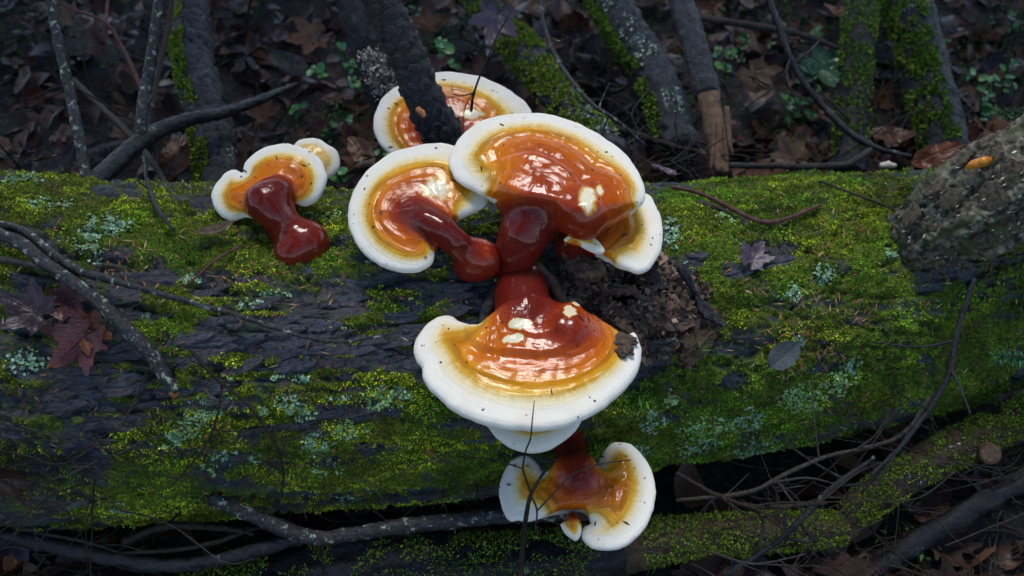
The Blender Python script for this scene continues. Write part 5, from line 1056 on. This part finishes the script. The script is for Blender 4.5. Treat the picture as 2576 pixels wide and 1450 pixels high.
slab('bark_strip', cG([(1350, 400), (1410, 390), (1500, 520), (1560, 640), (1650, 780), (1755, 920), (1700, 915), (1590, 830), (1520, 700), (1480, 560)]), .010, M_GREYT, 'long grey-green bark strip curling along the edge of the hollow', 'bark', .018, 5, .5)
slab('bark_piece', cG([(790, 840), (860, 850), (960, 930), (1035, 1020), (950, 1000), (840, 920)]), .006, M_ROT, 'dark splinter of bark jutting over the half-moon bracket', 'bark', .030, 6, .2)
slab('bark_piece', cG([(640, 560), (760, 520), (960, 560), (1010, 620), (900, 640), (720, 620)]), .009, M_ROT, 'lifted slab of rotten brown bark on the upper lip of the hollow', 'bark', .020, 8, .3)
slab('bark_piece', cG([(1060, 700), (1180, 640), (1420, 720), (1500, 860), (1380, 960), (1180, 930), (1080, 830)]), .010, M_ROT, 'broad slab of bare brown rotten wood beside the hollow', 'bark', .008, 9, .2)
slab('bark_piece', cG([(680, 760), (820, 720), (930, 800), (900, 880), (740, 860)]), .010, M_ROT, 'splintered brown wood slab on the lower lip of the hollow', 'bark', .018, 10, .4)
slab('bark_block', cG([(300, 320), (350, 400), (450, 480), (420, 520), (320, 430)]), .012, M_TWIGG, 'grey bark shard beside the upright brown chunk', 'bark', .022, 7, .2)
def crumbs():
    rng = np.random.default_rng(41); m = 5200; a = rng.uniform(0, 6.28, m); q = rng.random(m) ** .6; (cx, cs, ex, es, _), = patches([(1590, 760, 190, 140)]); x = cx + np.cos(a) * q * ex; s = cs + np.sin(a) * q * es; yc, zc, r = log_at(x); th = s / r
    p, n, moss, rot, hole, fis = log_point(x, th, .001); k = (rot > .3) & (hole < .6); p, n = p[k], n[k]; m = len(p)
    t = rng.normal(size=(m, 3)); t = t - n * (t * n).sum(1)[:, None] * .5; t /= np.linalg.norm(t, axis=1)[:, None]; b = np.cross(n, t); b /= np.linalg.norm(b, axis=1)[:, None]; L = rng.uniform(.002, .011, m)[:, None]; w = L * rng.uniform(.10, .35, m)[:, None]; h = w * rng.uniform(.3, .8, m)[:, None]; c2 = np.cross(t, b)
    ring = [p - t * L - b * w, p + t * L * rng.uniform(.6, 1, (m, 1)) - b * w * .5, p + t * L + b * w * .4, p - t * L * .8 + b * w]; top = [v + c2 * h * 2 for v in ring]
    V = np.stack(ring + top, 1).reshape(-1, 3); o = np.arange(m)[:, None] * 8; F = np.concatenate([o + np.array(f) for f in ((4, 5, 6, 7), (0, 1, 5, 4), (1, 2, 6, 5), (2, 3, 7, 6), (3, 0, 4, 7))])
    col = np.repeat(pick_cols([(.075, .044, .031), (.13, .080, .056), (.19, .125, .088), (.035, .022, .016), (.055, .033, .024)], m, rng, .3), 8, 0); build_stuff('wood_crumbs', [(V, F, col)], M_NEED, 'crumbled brown rotten wood heaped round the hollow', 'rotten wood')
crumbs()
def lump(name, p, r, mat, label, cat, seed, sq=(1, 1, 1), amp=.4):
    me = bpy.data.meshes.new(name); import bmesh; bm = bmesh.new(); bmesh.ops.create_icosphere(bm, subdivisions=4, radius=1.0); V = np.array([v.co[:] for v in bm.verts]); V = V * (1 + amp * fbm(V * 1.6, 4, seed))[:, None] * np.array(sq) * r + p
    for v, q in zip(bm.verts, V): v.co = q
    for f in bm.faces: f.smooth = True
    bm.to_mesh(me); bm.free(); return tag(obj(name, me, mat), label, cat)
lump('bark_crumb', at(1552, 862, .915), .011, M_ROT, 'dark lump of rotten bark resting on the edge of the half-moon bracket', 'bark', 3, (1.5, .9, .45), .6)
lump('bark_crumb', at(1570, 884, .905), .007, M_ROT, 'smaller dark crumb of bark beside the lump on the half-moon bracket', 'bark', 5, (1.1, .9, .6), .6)
lump('moss_cushion', log_surf(1765, 905, .0)[0], .001, M_MOSS, 'x', 'x', 1) if False else None

# ------------------------------------------------------------------ orange slug, flake, pale pebble
def slug():
    c = [at(2432, 424, 1.0), at(2447, 415, .995), at(2465, 410, .992), at(2482, 406, .992), at(2496, 402, .995)]; m, N, Lk, B = new_mat('slug_skin'); n = noise_node(N, Lk, 400, 3, .6)
    Lk.new(ramp(N, Lk, n.outputs[0], [(.3, (.42, .13, .010)), (.7, (.62, .24, .020))]).outputs[0], B.inputs['Base Color']); B.inputs['Roughness'].default_value = .25; Lk.new(bump(N, Lk, n.outputs[0], .4, .001), B.inputs['Normal'])
    root = thing('orange_slug', 'small orange slug on top of the flaky limb stub', 'slug', c[0]); limb('body', c, [6, 11, 12.5, 11.5, 7], m, root, n=30, sides=18); limb('mantle', [at(2462, 410, .990), at(2476, 406, .989), at(2490, 402, .992)], [9, 12, 8], m, root, n=16, sides=16)
slug()
fl = at(1061, 283, 1.0); twig([at(1050, 273, 1.004), at(1057, 281, 1.001), at(1068, 293, .999)], [6, 8, 5], M_ORANGE, 'orange bark flake stuck on the scaly branch', cat='bark', name='bark_flake', sides=8)
twig(P3([(1073, 1131), (1084, 1140), (1095, 1156)], .006), [5, 7, 4], M_ORANGE, 'orange-brown bud scale stuck in the moss under the half-moon bracket', cat='bud scale', name='bud_scale', sides=8)
twig([at(2214, 416, 1.29), at(2232, 415, 1.285), at(2252, 417, 1.29)], [5, 8, 5], LM['grey'] if False else POREMAT, 'small white scrap of fungus on the back edge of the log', cat='fungus', name='fungus_scrap', sides=10)

# ------------------------------------------------------------------ living plants
def mat_green(name, c1, c2, rough=.35):
    m, N, Lk, B = new_mat(name); oi = N.new('ShaderNodeObjectInfo'); Lk.new(ramp(N, Lk, oi.outputs['Random'], [(0, c1), (1, c2)]).outputs[0], B.inputs['Base Color']); B.inputs['Roughness'].default_value = rough; return m
M_G1 = mat_green('vine_leaf', (.035, .15, .045), (.10, .28, .060)); M_G2 = mat_green('rosette_leaf', (.025, .085, .035), (.040, .12, .045), .3)
def simple_leaf(name, size, asp, seed, fold=.25):
    m = leaf_mesh('round' if asp > .6 else 'oval', size, seed, .12, fold, .03); m.name = name; return m
GL = [simple_leaf('leaf', 1.0, .8, 500 + k) for k in range(3)]; GL2 = [simple_leaf('leaf', 1.0, .45, 510 + k, .3) for k in range(3)]
for m in GL: m.materials.append(M_G1)
for m in GL2: m.materials.append(M_G2)
def creeper(px, py, w, h, cnt, label, seed, off=.03, depth=None):
    rng = np.random.default_rng(seed); c = hit_ground(px, py + h * .6, 0) if depth is None else at(px, py, depth); root = thing('creeping_plant', label, 'plant', c, 'small creeping plants behind the log'); sx = px2m(w, c); sy = px2m(h, c)
    for k in range(max(2, cnt // 7)):
        a = c + np.array([rng.uniform(-sx, sx), rng.uniform(-.03, .06), 0]); b = a + np.array([rng.normal() * .03, rng.normal() * .02, sy * rng.uniform(.8, 1.8)]); mid = (a + b) / 2 + rng.normal(size=3) * .008
        V, F, inf = tube([a, mid, b], [.0010, .0009, .0005], 12, 5); obj('stem', mesh_np('stem', V, F), M_TWIG, root); PR = catmull([a, mid, b], 20)
        for j in range(7):
            p = PR[rng.integers(4, 20)]; s = rng.uniform(.007, .015); o = bpy.data.objects.new('leaf', GL[rng.integers(3)]); COL.objects.link(o); o.parent = root; bpy_parent_inv(o, root); hd = rng.uniform(0, 6.28)
            o.matrix_basis = frame_matrix(p, np.array([math.cos(hd), math.sin(hd), .2]), nrm(UPN + rng.normal(size=3) * .4 + np.array([0, -.3, 0])), s, s, s)
creeper(870, 230, 60, 70, 42, 'clump of small round green leaves beside the lichened branch', 1, depth=1.42); creeper(1180, 150, 60, 50, 21, 'sparse small green leaves behind the half hidden bracket', 2); creeper(1830, 170, 60, 60, 28, 'round-leaved green plant beside the snapped tree', 3)
creeper(850, 430, 40, 20, 14, 'few green leaves near the little rounded bracket', 4, depth=1.22); creeper(1110, 165, 20, 20, 7, 'bright green sprout against the scaly branch', 5, depth=1.3); creeper(1000, 60, 90, 60, 28, 'dark green leaves above the scaly branch foot', 9); creeper(1950, 120, 120, 60, 42, 'green leafy patch beneath the pale brown stick', 10); creeper(2050, 300, 90, 60, 35, 'low green leaves behind the bark-stripped stick', 11); creeper(760, 330, 90, 50, 28, 'scattered green leaves beside the little rounded bracket', 12); creeper(2480, 250, 120, 120, 42, 'dark green leafy tangle behind the limb stub', 6); creeper(1790, 20, 40, 30, 14, 'green leaves beyond the snapped tree top', 7); creeper(2560, 60, 90, 90, 35, 'dark green undergrowth far behind the limb stub', 8)
def rosette(px, py, depth, cnt, size, label, seed):
    rng = np.random.default_rng(seed); c = at(px, py, depth); g = float(ground_h(np.array([c[0]]), np.array([c[1]]))[0]); root = thing('rosette_plant', label, 'plant', (c[0], c[1], g)); V, F, i = tube([[c[0], c[1], g], c], [.0014, .0010], 8, 6); obj('stem', mesh_np('stem', V, F), M_G2, root)
    for k in range(cnt):
        hd = 6.283 * k / cnt + rng.normal() * .12; s = size * rng.uniform(.75, 1.1); o = bpy.data.objects.new('leaf', GL2[k % 3]); COL.objects.link(o); o.parent = root; bpy_parent_inv(o, root); t = np.array([math.cos(hd), math.sin(hd) * .8, math.sin(hd) * .5]); o.matrix_basis = frame_matrix(c, t, nrm(np.array([0, -.5, .85]) + rng.normal(size=3) * .15), s, s, s)
rosette(2062, 178, 1.5, 8, .045, 'green rosette plant with pointed leaves behind the log', 1); rosette(1255, 172, 1.35, 0, .02, 'x', 2) if False else None
def sprig(px, py, depth, d, ln, label, seed):
    rng = np.random.default_rng(seed); c = at(px, py, depth); root = thing('conifer_sprig', label, 'sprig', c); e = c + nrm(d) * ln; V, F, i = tube([c, (c + e) / 2 + [0, 0, .004], e], [.0012, .001, .0006], 10, 6); obj('twig', mesh_np('twig', V, F), M_TWIG, root); m = 140; f = rng.random(m)[:, None]; p = c * (1 - f) + e * f
    L = rng.uniform(.008, .013, m); V, F, C = blades(p, np.tile(nrm(d) * .6, (m, 1)), L, np.full(m, .0007), pick_cols([(.03, .12, .05), (.05, .17, .07), (.08, .20, .08)], m, rng), rng, .8); ob = obj('needles', mesh_np('needles', V, F, dict(Col=C), False), M_MOSS, root); ob['kind'] = 'stuff'
sprig(2590, 905, 1.02, [-1, 0, .1], .035, 'bright green conifer sprig poking in over the dark litter', 3); sprig(2600, 300, 1.05, [-1, .2, .1], .04, 'green conifer needles above the limb stub', 4)
def star_moss():
    rng = np.random.default_rng(55); p0, n0 = log_surf(1602, 1003, .0); root = thing('moss_tuft', 'bright green starry moss tuft beside the half-moon bracket', 'moss', p0); m = 420; p = p0 + rng.normal(size=(m, 3)) * np.array([.010, .006, .006]); L = rng.uniform(.006, .012, m)
    V, F, C = blades(p, np.tile(n0, (m, 1)), L, L * .09, pick_cols([(.05, .16, .015), (.08, .22, .02)], m, rng), rng, .8); ob = obj('fronds', mesh_np('fronds', V, F, dict(Col=C), False), M_MOSS, root)
star_moss()
# ------------------------------------------------------------------ specks of dirt on the caps
def specks():
    rng = np.random.default_rng(61); P, Nn = [], []
    for lab, (v, n, dm) in CAPS.items():
        k = np.argwhere(n[:, 2] > .5)[:, 0]
        if len(k) < 50: continue
        q = rng.choice(k, int(min(34, len(k) / 260))); P.append(v[q]); Nn.append(n[q])
    p, n = np.vstack(P), np.vstack(Nn); m = len(p); t = rng.normal(size=(m, 3)); t -= n * (t * n).sum(1)[:, None]; t /= np.linalg.norm(t, axis=1)[:, None]; b = np.cross(n, t); L = rng.choice([.0006, .0008, .0012, .0035], m, p=[.4, .3, .2, .1])[:, None] * rng.uniform(.7, 1.3, (m, 1)); w = np.minimum(L * .7, .0008)
    ring = [p - t * L, p - b * w, p + t * L, p + b * w]; V = np.stack(ring + [v * 1.0 + n * w * 1.1 for v in ring], 1).reshape(-1, 3); o = np.arange(m)[:, None] * 8
    F = np.concatenate([o + np.array(f) for f in ((4, 5, 6, 7), (0, 1, 5, 4), (1, 2, 6, 5), (2, 3, 7, 6), (3, 0, 4, 7))]); build_stuff('dirt_specks', [(V, F, np.repeat(pick_cols([(.03, .02, .016), (.07, .045, .03), (.015, .012, .012)], m, rng), 8, 0))], M_NEED, 'tiny dark specks of dirt scattered on the bracket caps', 'dirt')
specks()
# ------------------------------------------------------------------ unseen conifers added out of frame so their boughs break up the sky light
def conifer(x, y, h, seed, label):
    rng = np.random.default_rng(seed); root = thing('unseen_conifer', label, 'tree', (x, y, 0), 'conifers added out of view round the log'); V, F, _ = tube([[x, y, -.1], [x + rng.normal() * .1, y + rng.normal() * .1, h * .5], [x + rng.normal() * .2, y + rng.normal() * .2, h]], [.11, .08, .01], 40, 14, rough=.006, freq=30); obj('trunk', mesh_np('trunk', V, F), M_TRUNK, root)
    br, lv = [], []
    for k in range(64):
        z = rng.uniform(1.9, h * .95); a = rng.uniform(0, 6.283); L = (1.9 - 1.3 * (z - 1.9) / h) * rng.uniform(.7, 1.2); d = np.array([math.cos(a), math.sin(a), 0]); p0 = np.array([x, y, z]); P = np.array([p0, p0 + d * L * .5 + [0, 0, .06], p0 + d * L + [0, 0, -.25 * L]]); br.append(tube(P, [.014, .009, .003], 10, 5)[:2]); C = catmull(P, 40)
        m = 110; i = rng.integers(5, 40, m); s = np.cross(d, UPN); f = (i / 40.0); q = C[i] + s * (rng.uniform(-1, 1, m) * (.10 + .34 * (1 - f)) * 1.0)[:, None] + rng.normal(size=(m, 3)) * .02; dr = d + s * rng.normal(size=(m, 1)) * .8 + [0, 0, -.2]; dr /= np.linalg.norm(dr, axis=1)[:, None]; w = np.cross(dr, UPN + rng.normal(size=(m, 3)) * .3); w /= np.linalg.norm(w, axis=1)[:, None]; l = rng.uniform(.08, .17, m)[:, None]; wd = l * .26
        lv.append(np.stack([q - dr * l * .5, q + w * wd, q + dr * l * .5, q - w * wd], 1).reshape(-1, 3))
    V, F = join(br); obj('boughs', mesh_np('boughs', V, F), M_TWIG, root); V = np.vstack(lv); m = len(V) // 4
    obj('crown', mesh_np('crown', V, np.arange(4 * m).reshape(-1, 4), dict(Col=np.repeat(pick_cols([(.020, .05, .018), (.03, .07, .022)], m, rng), 4, 0)), False), M_MOSS, root)
for k, (x, y, h) in enumerate([(-1.6, 2.2, 7), (1.75, 2.5, 7.5), (.2, 4.0, 8), (-2.5, .3, 7), (2.7, .6, 7.5), (-1.6, -2.2, 7), (1.8, -2.1, 8)]):
    conifer(x, y, h, 300 + k, 'tall dark conifer added out of view to break up the sky light')
